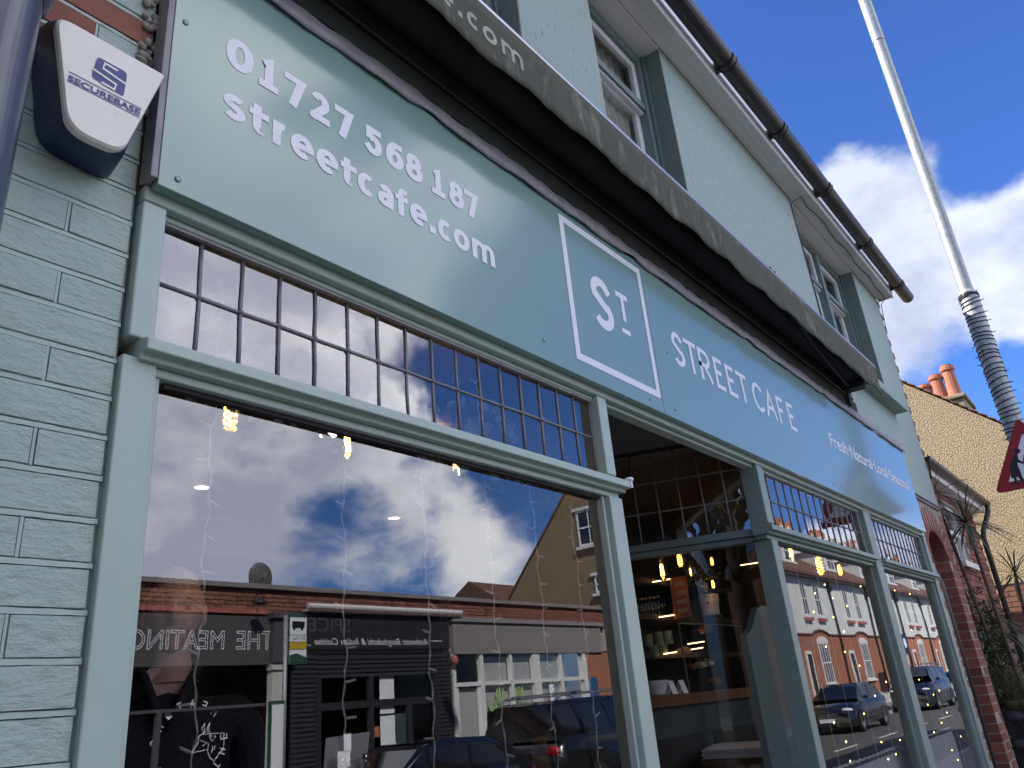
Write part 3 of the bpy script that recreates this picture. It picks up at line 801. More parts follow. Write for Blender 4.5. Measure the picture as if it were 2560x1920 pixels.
CA, CB_ = bevel_brick(.215, .102, .063), bevel_brick(.102, .215, .063)
EA, EB = bevel_brick(.078, .102, .063), bevel_brick(.19, .102, .063)
RA1 = bevel_brick(.05, .102, .063)
for r_ in range(8, 40):
    z = .04+r_*.075
    jy = random.uniform(-.002, .002)
    if z < 2.96:
        if r_ % 2: brick_at(ST, (7.353, .108+jy, z), cafe)
        else: brick_at(HD, (7.298, .108+jy, z), cafe); brick_at(HD, (7.409, .108-jy, z), cafe)
    if z < 2.60:
        if r_ % 2:
            brick_at(CA, (8.2435, .108+jy, z), cafe); brick_at(EA, (8.402, .108-jy, z), cafe)
            for k_ in range(3): brick_at(RA1, (8.160+jy, .223+k_*.113, z), cafe)
        else:
            brick_at(CB_, (8.187, .1645+jy, z), cafe); brick_at(EB, (8.345, .108-jy, z), cafe)
            brick_at(RA1, (8.160-jy, .336, z), cafe); brick_at(RA1, (8.160-jy, .449, z), cafe)
    elif z < 2.96:
        brick_at(EB, (8.345, .108-jy, z), cafe)
for a in range(8, 180, 13):
    t = R(a); brick_at(ST, (7.80+.45*math.cos(t), .106, 2.50+.33*math.sin(t)), cafe, ry=-t)
for r_ in range(40, 70):
    z = .04+r_*.075
    if z > 5.22: break
    brick_at(HD if r_ % 2 else Q2, (X1-.048 if r_ % 2 else X1-.032, .100, z), cafe)
w = MB(); w.tube([(7.535, .085, 0), (7.535, .085, 2.25), (7.55, .12, 2.42), (7.56, .45, 2.55)], .042, 12); part(w, 'soil_pipe', m_black, smooth=True)
w = MB(); w.box(7.70, 8.13, .46, .50, 0, 2.45); part(w, 'niche_door', m_shopblk)

# ------------------------------------------------------------------ fascia sign
sign = thing('fascia_sign', 'long glossy sage fascia board lettered with phone number and STREET CAFE above the shopfront', 'sign', (3.9, 0, 2.62))
for a, b in ((.62, 2.7305), (2.7335, 4.925), (4.928, 7.165)):
    w = MB(); w.box(a, b, 0, .028, 2.628, 3.325); w.build('sign_panel', m_board, sign, bevel=.0015)
for ln, zb, zt, t, items in (
    (1, 3.035, 3.128, .0240, [('0', .747, .820), ('1', .836, .891), ('7', .908, .972), ('2', .988, 1.050), ('7', 1.066, 1.129), ('5', 1.172, 1.232), ('6', 1.247, 1.315), ('8', 1.323, 1.392), ('1', 1.430, 1.487), ('8', 1.505, 1.573), ('7', 1.578, 1.642)]),
    (2, 2.887, 2.957, .0226, [('s', .747, .806), ('t', .815, .870), ('r', .880, .928), ('e', .931, 1.000), ('e', 1.008, 1.077), ('t', 1.085, 1.140), ('c', 1.143, 1.205), ('a', 1.212, 1.273), ('f', 1.277, 1.327), ('e', 1.333, 1.401), ('c', 1.445, 1.509), ('o', 1.513, 1.584), ('m', 1.597, 1.703)])):
    for ch, a, b in items:
        mb = MB(); sl_ = -(a-.75)*.0125 if ln == 2 else -(a-.75)*.012
        glyph(mb, ch, a, b, zb+sl_, zt+sl_, t, -.0012, .0205 if ln == 1 else .0180)
        mb.build('letter', m_white_vinyl, sign)
    if ln == 2:
        mb = MB(); mb.quad((1.411, -.0012, 2.879), (1.436, -.0012, 2.879), (1.436, -.0012, 2.903), (1.411, -.0012, 2.903)); mb.build('letter', m_white_vinyl, sign)
mb = MB(); x0, x1, z0, z1 = 2.118, 2.716, 2.689, 3.288; t = .029; yy = -.0012
mb.quad((x0, yy, z0), (x1, yy, z0), (x1, yy, z0+t), (x0, yy, z0+t)); mb.quad((x0, yy, z1-t), (x1, yy, z1-t), (x1, yy, z1), (x0, yy, z1))
mb.quad((x0, yy, z0+t), (x0+t, yy, z0+t), (x0+t, yy, z1-t), (x0, yy, z1-t)); mb.quad((x1-t, yy, z0+t), (x1, yy, z0+t), (x1, yy, z1-t), (x1-t, yy, z1-t))
glyph(mb, 'S', 2.279, 2.424, 2.876, 3.103, .040, yy); glyph(mb, 'T', 2.469, 2.557, 2.967, 3.094, .025, yy)
mb.quad((2.480, yy, 2.910), (2.544, yy, 2.910), (2.544, yy, 2.931), (2.480, yy, 2.931)); mb.build('emblem', m_white_vinyl, sign)
for ch, a, b in (('S', 2.913, 3.020), ('T', 3.035, 3.157), ('R', 3.173, 3.292), ('E', 3.336, 3.436), ('E', 3.473, 3.575), ('T', 3.598, 3.725), ('C', 3.785, 3.930), ('A', 3.950, 4.095), ('F', 4.130, 4.232), ('E', 4.288, 4.391)):
    mb = MB(); glyph(mb, ch, a, b, 2.903, 3.068, .026, yy, .023); mb.build('letter', m_white_vinyl, sign)
text_mesh('Fresh·Natural·Local·Seasonal', 5.005, 6.985, 2.945, 3.040, -.0012, m_white_vinyl, sign, bold=.018)
mb = MB()
for x, z in ((.645, 3.08), (.66, 2.66), (1.93, 2.70), (2.62, 2.665), (2.83, 2.67), (4.86, 2.68), (7.09, 2.66), (4.99, 2.68), (2.85, 2.94)):
    mb.lathe([(.0075, .0), (.0072, -.0022), (.004, -.0035), (0, -.0038)], (x, 0, z), 10, axis='y')
o = mb.build('screw_head', m_board, sign, smooth=True); o['kind'] = 'stuff'
mb = MB()
for i in range(14):
    x = random.uniform(.7, 6.9); z = random.uniform(2.7, 3.25); s_ = random.uniform(.0015, .004)
    mb.quad((x, -.0008, z), (x+s_, -.0008, z+.3*s_), (x+s_*.8, -.0008, z+1.6*s_), (x-.2*s_, -.0008, z+s_))
o = mb.build('dirt_specks', m_shopblk, sign); o['kind'] = 'stuff'

# ------------------------------------------------------------------ awning
aw = thing('awning', 'retracted shop awning with grimy olive canvas valance and metal front bar over the sign', 'awning', (3.2, 0, 3.5))
AX0, AX1 = .35, 5.93
mb = MB(); mb.box(AX0, 5.98, .018, .046, 3.387, 3.66); mb.box(AX0, 5.98, .005, .0175, 3.392, 3.47); mb.build('back_board', m_awnboard, aw)
mb = MB(); mb.tube([(AX0, .0, 3.488), (2, .002, 3.482), (4, -.002, 3.49), (5.9, .0, 3.485)], .007, 6); mb.build('cable', m_wire_b, aw)
mb = MB(); mb.lathe([(0, 0), (.058, 0), (.058, AX1-AX0-.06), (0, AX1-AX0-.06)], (AX0+.03, -.055, 3.60), 14, axis='x'); mb.build('fabric_roll', m_awnd, aw, smooth=True)
mb = MB(); mb.grid(lambda u, v: (AX0+(AX1-AX0)*u, .015-.20*v, 3.735-.045*v), 20, 3); o = mb.build('canopy', m_awnd, aw)
s = o.modifiers.new('s', 'SOLIDIFY'); s.thickness = .006
mb = MB(); mb.tube([(AX0, -.188, 3.690), (AX1+.01, -.188, 3.690)], .016, 12); mb.box(AX0, AX1, -.178, -.16, 3.672, 3.70); mb.build('front_bar', m_alu, aw, smooth=False, bevel=.001)
mb = MB(); mb.sphere((4.00, -.192, 3.708), .014, .012, .012, 8, 6); mb.sphere((3.93, -.195, 3.706), .010, .01, .012, 8, 6); mb.sphere((5.62, -.19, 3.706), .01, .01, .012, 8, 6); mb.build('bar_clip', m_wire_b, aw, smooth=True)


def val(u, v):
    x = AX0+(AX1-AX0)*u
    bot = 3.466+.007*math.sin(x*15.5+.8*math.sin(x*2.3))+.005*math.sin(x*6+2)
    z = 3.680*(1-v)+bot*v
    y = -.199-.004*v*math.sin(x*15.5+1.2)-.0012*v*math.sin(x*41)-.0008*math.sin(x*90+v*5)*v
    return (x, y, z)


mb = MB(); mb.grid(val, 420, 6); o = mb.build('valance', m_awn, aw, smooth=True)
s = o.modifiers.new('s', 'SOLIDIFY'); s.thickness = .0015


def valtext(xa, xb, za, zb):
    def f(u, v):
        x = xa+(xb-xa)*u; z = za+(zb-za)*v; vv = (3.680-z)/.21
        return (x, val((x-AX0)/(AX1-AX0), vv)[1]-.0045, z)
    return f


m_valw = M('worn_print', (.50, .49, .40), .8, col2=(.27, .26, .2), ns=18, namt=.7)
mb = MB()
for ch, a, b, zb, zt in (('e', 1.300, 1.352, 3.535, 3.598), ('c', 1.415, 1.475, 3.535, 3.598), ('o', 1.490, 1.556, 3.535, 3.598), ('m', 1.578, 1.690, 3.535, 3.598)):
    glyph(mb, ch, a, b, zb, zt, .016, -.205)
mb.quad((1.372, -.205, 3.535), (1.392, -.205, 3.535), (1.392, -.205, 3.555), (1.372, -.205, 3.555))
mb.v = [(p[0], val((p[0]-AX0)/(AX1-AX0), (3.680-p[2])/.21)[1]-.003-(p[1]+.205)*-.5, p[2]) for p in mb.v]
mb.build('lettering', m_valw, aw)
mb = MB()
for i in range(40):
    x = 5.62+random.random()*.26; z = 3.50+random.random()*.13; s_ = random.uniform(.003, .011)
    y = val((x-AX0)/(AX1-AX0), (3.680-z)/.21)[1]-.004
    mb.quad((x, y, z), (x+s_, y, z+.4*s_), (x+s_*.7, y, z+1.3*s_), (x-.3*s_, y, z+s_))
mb.build('worn_marks', m_valw, aw)
mb = MB(); mb.box(5.70, 5.80, -.13, .045, 3.50, 3.56); mb.box(5.72, 5.78, -.02, .048, 3.40, 3.50); mb.box(5.86, 5.94, -.18, .045, 3.575, 3.63); mb.build('bracket', m_shopblk, aw, bevel=.006)
mb = MB(); mb.tube([(5.74, -.03, 3.53), (4.8, -.10, 3.55), (4.2, -.16, 3.60)], .018, 8); mb.build('folding_arm', m_shopblk, aw)

# ------------------------------------------------------------------ alarm box
al = thing('alarm_box', 'cream and navy burglar alarm box on painted brick beside the sign', 'alarm box', (.47, 0, 2.73))
AF = -.062
P_ = lambda px, py, Y: PY(px, py, Y)
front = [P_(139, 32, AF), P_(414, 188, AF), P_(307, 384, AF), P_(168, 321, AF)]
fz = [(p.x, p.z) for p in front]
back = [(.365, 2.885), (.592, 2.885), (.546, 2.614), (.412, 2.625)]
def outline_(c, rad, n=5):
    out = []; k = len(c)
    for i in range(k):
        a, b, d = Vector(c[i-1]), Vector(c[i]), Vector(c[(i+1) % k]); r_ = rad[i]
        u = (a-b).normalized()*r_; v = (d-b).normalized()*r_
        for j in range(n+1):
            t = j/n; out.append(tuple(b+u*(1-t)**2+v*t**2))
    return out
fo = outline_(fz, [.03, .006, .03, .04]); bo = outline_(back, [.03, .006, .035, .045])
k = len(fo)
mb = MB(); lay = [(bo, .046), (bo, -.028)]
mid = [((a[0]*.15+b[0]*.85), (a[1]*.15+b[1]*.85)) for a, b in zip(bo, fo)]
mid2 = [((a[0]*.55+b[0]*.45), (a[1]*.55+b[1]*.45)) for a, b in zip(bo, fo)]
vs = [(p[0], .046, p[1]) for p in bo]+[(p[0], -.018, p[1]) for p in mid2]+[(p[0], AF+.012, p[1]) for p in mid]
fs = [(l*k+i, l*k+(i+1) % k, (l+1)*k+(i+1) % k, (l+1)*k+i) for l in range(2) for i in range(k)]+[tuple(range(2*k, 3*k))]
mb.add(vs, fs); mb.build('base', m_navy, al, smooth=False, bevel=.004)
mb = MB(); ins = [(p[0], p[1]) for p in fo]; cx = sum(p[0] for p in fo)/k; cz = sum(p[1] for p in fo)/k
sm_ = [(cx+(p[0]-cx)*.965, cz+(p[1]-cz)*.965) for p in fo]
vs = [(p[0], AF+.016, p[1]) for p in fo]+[(p[0], AF+.003, p[1]) for p in fo]+[(p[0], AF-.002, p[1]) for p in sm_]
mb.add(vs, [(l*k+i, l*k+(i+1) % k, (l+1)*k+(i+1) % k, (l+1)*k+i) for l in range(2) for i in range(k)]+[tuple(range(2*k, 3*k))])
mb.build('cover', m_cream, al, smooth=False)


def A1(X, Y, y=AF-.0032):   # pixel in the enlarged top-left crop
    return PY(X/3.456, Y/3.456, y)


q = [A1(582, 660), A1(1222, 958), A1(1208, 1000), A1(582, 690)]
tl, tr, br, bl = A1(592, 640), A1(1218, 950), A1(1208, 1000), A1(584, 690)
text_mesh('SECUREBASE', 0, 1, 0, 1, 0, m_navyp, al, bold=.028, fn=lambda u, v: tuple((bl*(1-u)+br*u)*(1-v)+(tl*(1-u)+tr*u)*v))
mb = MB()
for (a, b) in (((597, 620), (1222, 944)), ((582, 697), (1208, 1018))):
    A_, B_ = A1(*a), A1(*b); mb.quad(A_, B_, B_+Vector((0, 0, .0018)), A_+Vector((0, 0, .0018)))
sq = [(845, 488), (1102, 628), (1068, 832), (788, 662)]
mb.poly([A1(*p) for p in outline_(sq, [26, 40, 22, 40], 4)])
mb.build('emblem', m_navyp, al)
mb = MB()
for pts in ([(1020, 612), (908, 546), (892, 590), (1094, 730)], [(876, 708), (988, 774), (1004, 730), (800, 590)]):
    ribbon(mb, pts, 15, lambda q, yy: tuple(A1(q.x, q.y, AF-.0042)), 0, 15)
mb.build('emblem', m_cream, al)

# ------------------------------------------------------------------ grey downpipe at the left
dp = thing('downpipe', 'dark grey painted downpipe with a collar in front of the brick wall', 'pipe', (.283, -.10, 0))
mb = MB(); mb.tube([(.283, -.10, 0), (.283, -.10, 2.80)], .056, 28, cap=False); mb.build('pipe', m_pipe, dp, smooth=True)
mb = MB(); mb.lathe([(.057, 2.785), (.066, 2.79), (.069, 2.80), (.069, 2.93), (.066, 2.94), (.057, 2.945), (.056, 3.0), (.056, 5.2)], (.283, -.10, 0), 28); mb.build('collar', m_pipe, dp, smooth=True)
mb = MB(); mb.box(.268, .298, -.05, .045, 2.84, 2.88); mb.build('bracket', m_pipe, dp)

# ------------------------------------------------------------------ lamp post with wound lights, warning sign
LX, LY_ = 8.78, -.728
lp = thing('lamp_post', 'tall galvanised lamp post standing on the pavement beyond the shop', 'lamp post', (LX, LY_, 0))
mb = MB(); mb.lathe([(.088, -.02), (.088, 5.10), (.080, 5.17), (.062, 5.20)], (LX, LY_, 0), 20); mb.build('base_column', m_galv, lp, smooth=True)
mb = MB(); mb.lathe([(.066, 5.19), (.065, 8.0), (.0655, 8.62)], (LX, LY_, 0), 18); mb.build('pole', m_galv, lp, smooth=True)
mb = MB(); mb.lathe([(.0685, 8.63), (.066, 10.6), (.05, 10.7)], (LX, LY_, 0), 18); mb.tube([(LX, LY_, 10.6), (LX, LY_-.5, 10.9), (LX, LY_-1.2, 11.0)], .03, 8); mb.build('upper_pole', m_galv, lp, smooth=True)
mb = MB(); mb.box(LX-.12, LX+.12, LY_-1.7, LY_-1.15, 10.92, 11.05); mb.build('lantern', m_dishg, lp, bevel=.03)
fl = thing('pole_string_light', 'black string light wound in a tight spiral round the lamp post', 'string light', (LX, LY_, 4))
pts = []; n = 30*14
for i in range(n+1):
    t = i/n; a = t*30*2*math.pi; z = 3.55+1.60*t+.010*math.sin(t*50)
    pts.append((LX+.0925*math.cos(a), LY_+.0925*math.sin(a), z+.016*math.sin(a+t*9)))
mb = MB(); mb.tube(pts, .0055, 5)
for kk in range(3): mb.tube([(LX+.094*math.cos(a*.45), LY_+.094*math.sin(a*.45), 5.11+.012*kk+.012*math.sin(a*.9+kk)) for a in range(15)], .0055, 5)
mb.build('wire', m_wire_b, fl, smooth=True)
mb = MB()
for i in range(46):
    q = pts[int(n*(i+.5)/46)]; d = Vector((q[0]-LX, q[1]-LY_, random.uniform(-.03, .03))).normalized(); q = Vector(q)
    mb.tube([q, q+d*.035], [.005, .004], 5)
o = mb.build('bulb', m_wire_b, fl); o['kind'] = 'stuff'
SX = 8.66; SCY = -.78
ws = thing('warning_sign', 'red bordered triangular road sign with black stooped pedestrians on the lamp post', 'road sign', (SX, SCY, 3.3))
ctr = [(SCY, 3.745), (SCY-.378, 3.075), (SCY+.378, 3.075)]


def tri(inset, rad):
    c = Vector((SCY, 3.298)); k = 1-inset
    return outline_([tuple(c+(Vector(p)-c)*k) for p in ctr], [rad]*3, 6)


mb = MB(); mb.prism(tri(0, .075), 'x', SX, SX+.012); mb.build('back_plate', m_dishg, ws)
mb = MB(); mb.poly([(SX-.001, p[0], p[1]) for p in tri(.0, .075)]); mb.build('red_border', m_red, ws)
mb = MB(); mb.poly([(SX-.002, p[0], p[1]) for p in tri(.375, .008)]); mb.build('white_face', m_signw, ws)
C3 = lambda X, Y: PX(2240+X/6.9125, 1100+Y/6.9125, SX-.003)
figs = [[(2060, 232), (2030, 285), (1995, 345), (1970, 420), (1968, 480), (1980, 560), (1992, 655), (2034, 660), (2062, 770), (2146, 772), (2140, 748), (2098, 736), (2082, 640), (2112, 640), (2200, 745), (2262, 740), (2255, 722), (2225, 712), (2178, 635), (2150, 540), (2108, 450), (2100, 385), (2180, 410), (2240, 398), (2238, 372), (2180, 372), (2115, 335), (2105, 270), (2100, 235)]]
mb = MB()
for f in figs:
    mb.poly([C3(*p) for p in f])
    mb.poly([C3(2096+52*math.cos(R(a)), 190+48*math.sin(R(a))) for a in range(0, 360, 20)])
mb.build('pedestrian_symbol', m_signb, ws)
f2 = [(2340, 210), (2268, 215), (2205, 260), (2195, 340), (2215, 470), (2235, 560), (2222, 640), (2215, 735), (2290, 735), (2288, 712), (2262, 706), (2295, 600), (2330, 640), (2338, 735), (2415, 735), (2412, 712), (2380, 706), (2372, 600), (2340, 520), (2330, 400), (2410, 430), (2455, 420), (2470, 735), (2484, 735), (2470, 395), (2410, 400), (2352, 330)]
mb = MB(); mb.poly([C3(*p) for p in f2]); mb.poly([C3(2362+52*math.cos(R(a)), 178+48*math.sin(R(a))) for a in range(0, 360, 20)]); mb.build('pedestrian_symbol', m_signb, ws)
mb = MB()
for z in (3.18, 3.48):
    mb.tube([(LX+.094*math.cos(R(a)), LY_+.094*math.sin(R(a)), z) for a in range(0, 361, 20)], .012, 6); mb.box(SX+.012, LX-.07, SCY-.05, SCY+.12, z-.015, z+.015)
mb.build('clamp', m_galv, ws)

# ------------------------------------------------------------------ pebbledash house at the right
GX = 14.0
hs = thing('gable_house', 'pebbledashed house with tall sunlit gable and clay pots on its chimney', 'house', (16, 3, 0))
e0 = PX(2520, 1068, GX); v0 = PX(2262, 960, GX)
sl_ = (v0.z-e0.z)/(v0.y-e0.y)
EY, EZ = -.42, e0.z-sl_*(e0.y+.42)
RY = 4.4; RZ = EZ+sl_*(RY-EY)
mb = MB(); mb.prism([(EY, 2.66), (EY, EZ), (RY, RZ), (2*RY-EY, EZ), (2*RY-EY, 2.66)], 'x', GX, 23); mb.build('gable_wall', m_peb, hs)
mb = MB(); mb.prism([(EY+.03, 0), (EY+.03, 2.655), (2*RY-EY, 2.655), (2*RY-EY, 0)], 'x', GX+.03, 23); mb.build('plinth', m_mortar, hs)
mb = MB()
n = 46
for side in (1, -1):
    for i in range(n):
        s0, s1 = i/n, (i+1.05)/n
        ya, yb = EY-.10+(RY-EY+.10)*s0, EY-.10+(RY-EY+.10)*s1
        za, zb = EZ-.10*sl_+.02+sl_*(ya-EY+.10), EZ-.10*sl_+.02+sl_*(yb-EY+.10)
        if side < 0: ya, yb = 2*RY-ya, 2*RY-yb
        mb.hexa([(GX-.05, ya, za+.028), (23, ya, za+.028), (GX-.05, yb, zb), (23, yb, zb), (GX-.05, ya, za+.045), (23, ya, za+.045), (GX-.05, yb, zb+.018), (23, yb, zb+.018)])
o = mb.build('roof_tile', m_tile, hs); o['kind'] = 'stuff'
mb = MB(); y_ = EY-.17; mb.tube([(GX-.05, y_, EZ-.10), (23, y_, EZ-.10)], .055, 8); mb.build('gutter', m_gutter, hs)
cxm = 15.0
a_, b_ = PX(2328, 975, cxm), PX(2415, 1020, cxm)
ch = MB(); ch.box(cxm, cxm+.95, b_.y-.02, a_.y+.05, 4.9, a_.z-.28); ch.box(cxm-.05, cxm+1.0, b_.y-.06, a_.y+.09, a_.z-.275, a_.z-.20)
m_chim = M('rendered_chimney', (.30, .26, .19), .9, col2=(.17, .16, .08), ns=6, bump=.5, bs=40)
chim = ch.build('chimney', m_chim, hs, bevel=.02)
for i, (px, py) in enumerate(((2312, 972), (2343, 962), (2374, 945))):
    top = PX(px, py, cxm+.3); zb = a_.z-.21
    hgt = max(.35, .42+.12*i); c = (cxm+.3, top.y, zb)
    mb = MB(); mb.lathe([(.13, 0), (.11, hgt*.3), (.10, hgt*.8), (.125, hgt*.85), (.125, hgt*.93), (.105, hgt*.95), (.105, hgt), (.08, hgt), (.08, hgt-.1)], c, 14); mb.build('chimney_pot', m_pot, chim, smooth=False)
# brick front with window and eaves
FYB = .40
bx0, bx1 = 9.5, 13.0
w0, w1, wz0, wz1 = 10.85, 11.72, 2.76, 3.5
mb = MB(); mb.box(bx0, w0, FYB+.01, 4, 0, 3.62); mb.box(w1, bx1, FYB+.01, 4, 0, 3.62); mb.box(w0, w1, FYB+.01, 4, 0, 1.05); mb.box(w0, w1, FYB+.01, 4, 1.9, wz0); mb.box(w0, w1, FYB+.01, 4, wz1, 3.62); mb.box(w0, w1, 1.2, 4, 1.05, wz1)
mb.build('front_wall', m_mortar, hs)
FST = brickmesh('front_brick', .212, .03, .063, m_redbrick); cnt = 0
fb = MB()
for r_ in range(12, 52):
    z = .04+r_*.075
    for c_ in range(20):
        x = bx0+.11+(c_*.2245)+(.112 if r_ % 2 else 0)
        if x > bx1-.1 or x < 9.6 or z > 3.6: continue
        if w0-.1 < x < w1+.1 and (wz0-.04 < z < wz1+.04 or 1.0 < z < 1.92): continue
        if cnt < 290 and z > 2.2: brick_at(FST, (x, FYB+.012+random.uniform(-.002, .002), z), hs); cnt += 1
        else: fb.box(x-.106, x+.106, FYB-.003, FYB+.012, z-.031, z+.031)
o = fb.build('brick', m_redbrick, hs); o['kind'] = 'stuff'
cb = MB()
for r_ in range(26, 36):
    z = .04+r_*.075
    for c_ in range(5):
        y = EY+.14+c_*.2245+(.112 if r_ % 2 else 0)
        if z < 2.64: cb.box(GX+.018, GX+.032, y-.106, min(y+.106, .46), z-.031, z+.031)
o = cb.build('brick', m_dkbrick, hs); o['kind'] = 'stuff'
wn = MB(); wn.box(w0, w0+.05, FYB+.04, FYB+.1, wz0, wz1); wn.box(w1-.05, w1, FYB+.04, FYB+.1, wz0, wz1); wn.box(w0+.05, w1-.05, FYB+.04, FYB+.1, wz1-.05, wz1); wn.box(w0+.05, w1-.05, FYB+.04, FYB+.1, wz0, wz0+.06); wn.box(w0+.05, w1-.05, FYB+.04, FYB+.1, 3.12, 3.17); wn.box((w0+w1)/2-.02, (w0+w1)/2+.02, FYB+.05, FYB+.1, wz0+.06, 3.12)
wno = wn.build('window', m_wframe, hs)
mb = MB(); mb.box(w0-.06, w1+.08, FYB-.07, FYB+.05, wz0-.07, wz0-.002); mb.build('sill', m_wframe, wno)
mb = MB(); mb.quad((w0+.05, FYB+.08, wz0), (w1-.05, FYB+.08, wz0), (w1-.05, FYB+.08, wz1), (w0+.05, FYB+.08, wz1)); mb.build('pane', m_far_glass, wno)
mb = MB(); mb.box(w0+.05, w1-.05, FYB+.15, FYB+.17, wz0, wz1); mb.build('net_curtain', m_whitewall, wno)
wn = MB(); wn.box(w0, w1, FYB+.05, FYB+.1, 1.05, 1.12); wn.box(w0, w1, FYB+.05, FYB+.1, 1.83, 1.9); wn.box(w0, w0+.06, FYB+.05, FYB+.1, 1.12, 1.83); wn.box(w1-.06, w1, FYB+.05, FYB+.1, 1.12, 1.83)
wn2 = wn.build('window', m_wframe, hs); mb = MB(); mb.quad((w0, FYB+.08, 1.1), (w1, FYB+.08, 1.1), (w1, FYB+.08, 1.85), (w0, FYB+.08, 1.85)); mb.build('pane', m_far_glass, wn2)
eR = PY(2484, 1262, .18)
ez = 3.66
mb = MB(); mb.box(bx0-.1, bx1+.15, .272, FYB+.02, ez-.05, ez-.035); mb.build('soffit', m_upvc, hs)
mb = MB(); mb.box(bx0-.1, bx1+.16, .255, .271, ez-.05, ez+.07); mb.build('fascia_board', m_upvc, hs)
mb = MB(); mb.prism([(.200+.05*math.cos(R(a)), ez+.08+.05*math.sin(R(a))) for a in range(180, 361, 20)], 'x', bx0-.12, bx1+.2); mb.build('gutter', m_gutter, hs)
mb = MB(); mb.prism([(.27, ez+.075), (.27, ez+.06), (3.9, ez+.06), (3.9, ez+.5)], 'x', bx0-.1, bx1+.1); mb.build('porch_roof', m_tile, hs)
mb = MB(); mb.tube([(13.12, .20, ez+.04), (13.11, .21, ez-.05), (13.0, .33, ez-.32), (12.98, .35, ez-.42), (12.98, .35, 0)], .036, 10); mb.build('drainpipe', m_black, hs, smooth=True)

# ------------------------------------------------------------------ plants by the right-hand corner


def cordyline(name, label, base, heads, grp):
    t = thing(name, label, 'plant', base, grp)
    mb = MB()
    for h, *_ in heads:
        b = Vector(base); h = Vector(h); mb.tube([b, b.lerp(h, .5)+Vector((random.uniform(-.05, .05), random.uniform(-.05, .05), 0)), h], [.024, .02, .016], 8)
    mb.build('trunk', m_bark, t, smooth=True)
    mb = MB()
    for h, L, n, dr in heads:
        for i in range(n):
            el = math.asin(random.uniform(-.55, 1.0)); az = random.uniform(0, 2*math.pi)
            d = Vector((math.cos(el)*math.cos(az), math.cos(el)*math.sin(az), math.sin(el)))
            l = L*random.uniform(.7, 1.1); side = d.cross(Vector((0, 0, 1))).normalized(); w_ = random.uniform(.006, .013); prev = None
            for k in range(6):
                s_ = k/5; p = Vector(h)+d*(l*s_)-Vector((0, 0, 1))*(dr*l*s_**2.4)
                ww = w_*(.6+1.2*s_)*(1-s_)**.5 if s_ < 1 else .001
                cur = (p-side*ww, p+side*ww)
                if prev: mb.quad(prev[0], prev[1], cur[1], cur[0])
                prev = cur
    mb.build('crown', m_leaf, t); o = t.children[-1]; o['kind'] = 'stuff'
    return t


cordyline('cordyline', 'tall spiky cordyline with narrow leaves in front of the brick house window', (9.75, .0, 0), [((9.7, .05, 3.02), .62, 95, .3), ((9.6, .26, 3.38), .55, 36, .1)], 'cordylines at the corner')
cordyline('cordyline', 'lower spiky cordyline in front of the pebbledash plinth beside the low wall', (10.6, -.05, 0), [((10.4, -.17, 2.48), .52, 30, .3), ((10.7, .22, 2.0), .62, 80, .45)], 'cordylines at the corner')
gr = thing('ornamental_grass', 'clump of dry ornamental grass arching over the low mossy wall', 'grass plant', (9.8, .1, 0))
mb = MB()
for i in range(420):
    az = random.uniform(0, 2*math.pi); b = Vector((9.75+random.uniform(-.18, .18), .16+random.uniform(-.12, .12), 1.15)); sp = random.uniform(.25, .75); hh = random.uniform(.3, .75)
    prev = None; side = Vector((-math.sin(az), math.cos(az), 0)); w_ = random.uniform(.002, .0045)
    for k in range(6):
        s_ = k/5; p = b+Vector((math.cos(az)*sp*s_**1.5, math.sin(az)*sp*s_**1.5, hh*(1.6*s_-1.15*s_**2.3)))
        cur = (p-side*w_*(1-s_*.8), p+side*w_*(1-s_*.8))
        if prev: mb.quad(prev[0], prev[1], cur[1], cur[0])
        prev = cur
o = mb.build('blades', m_grass, gr); o['kind'] = 'stuff'
mb = MB()
for i in range(1500):
    p = Vector((9.9+random.gauss(0, .30), .26+random.gauss(0, .10), 1.62+random.gauss(0, .30))); d = Vector((random.uniform(-1, 1), random.uniform(-1, 1), random.uniform(-.5, 1))).normalized()*random.uniform(.06, .16); s2 = d.cross(Vector((random.random(), .3, .7))).normalized()*.012
    mb.quad(p, p+d*.5+s2, p+d, p+d*.5-s2)
bs = mb.build('foliage', m_leaf, gr); bs['kind'] = 'stuff'
lw = thing('low_wall', 'low dark flint wall topped with moss at the right edge', 'wall', (9.5, -.4, 0))
mb = MB(); mb.box(9.5, 9.78, -.42, .22, 0, 1.19); mb.build('core', m_shopblk, lw)
for r_ in range(9):
    for c_ in range(3):
        y = .12-c_*.18-(.09 if r_ % 2 else 0); z = .10+r_*.125
        mb = MB(); mb.sphere((0, 0, 0), .045, .088*random.uniform(.85, 1.05), .058*random.uniform(.85, 1.1), 8, 6); mb.build('stone', m_stone, lw, smooth=True, loc=(9.50, y, z))
mb = MB()
for i in range(70): mb.sphere((9.64+random.uniform(-.12, .12), random.uniform(-.42, .22), 1.19), .06, .08, .04+.02*random.random(), 7, 5)
o = mb.build('moss', m_moss, lw, smooth=True); o['kind'] = 'stuff'

# ================================================================== across the street (seen in the glass)
OY = MR(700, 1460, 13.0).y                # front of the low shops


def ox(px, py, D=13.0): return MR(px, py, D).x
def oz(px, py, D=13.0): return MR(px, py, D).z


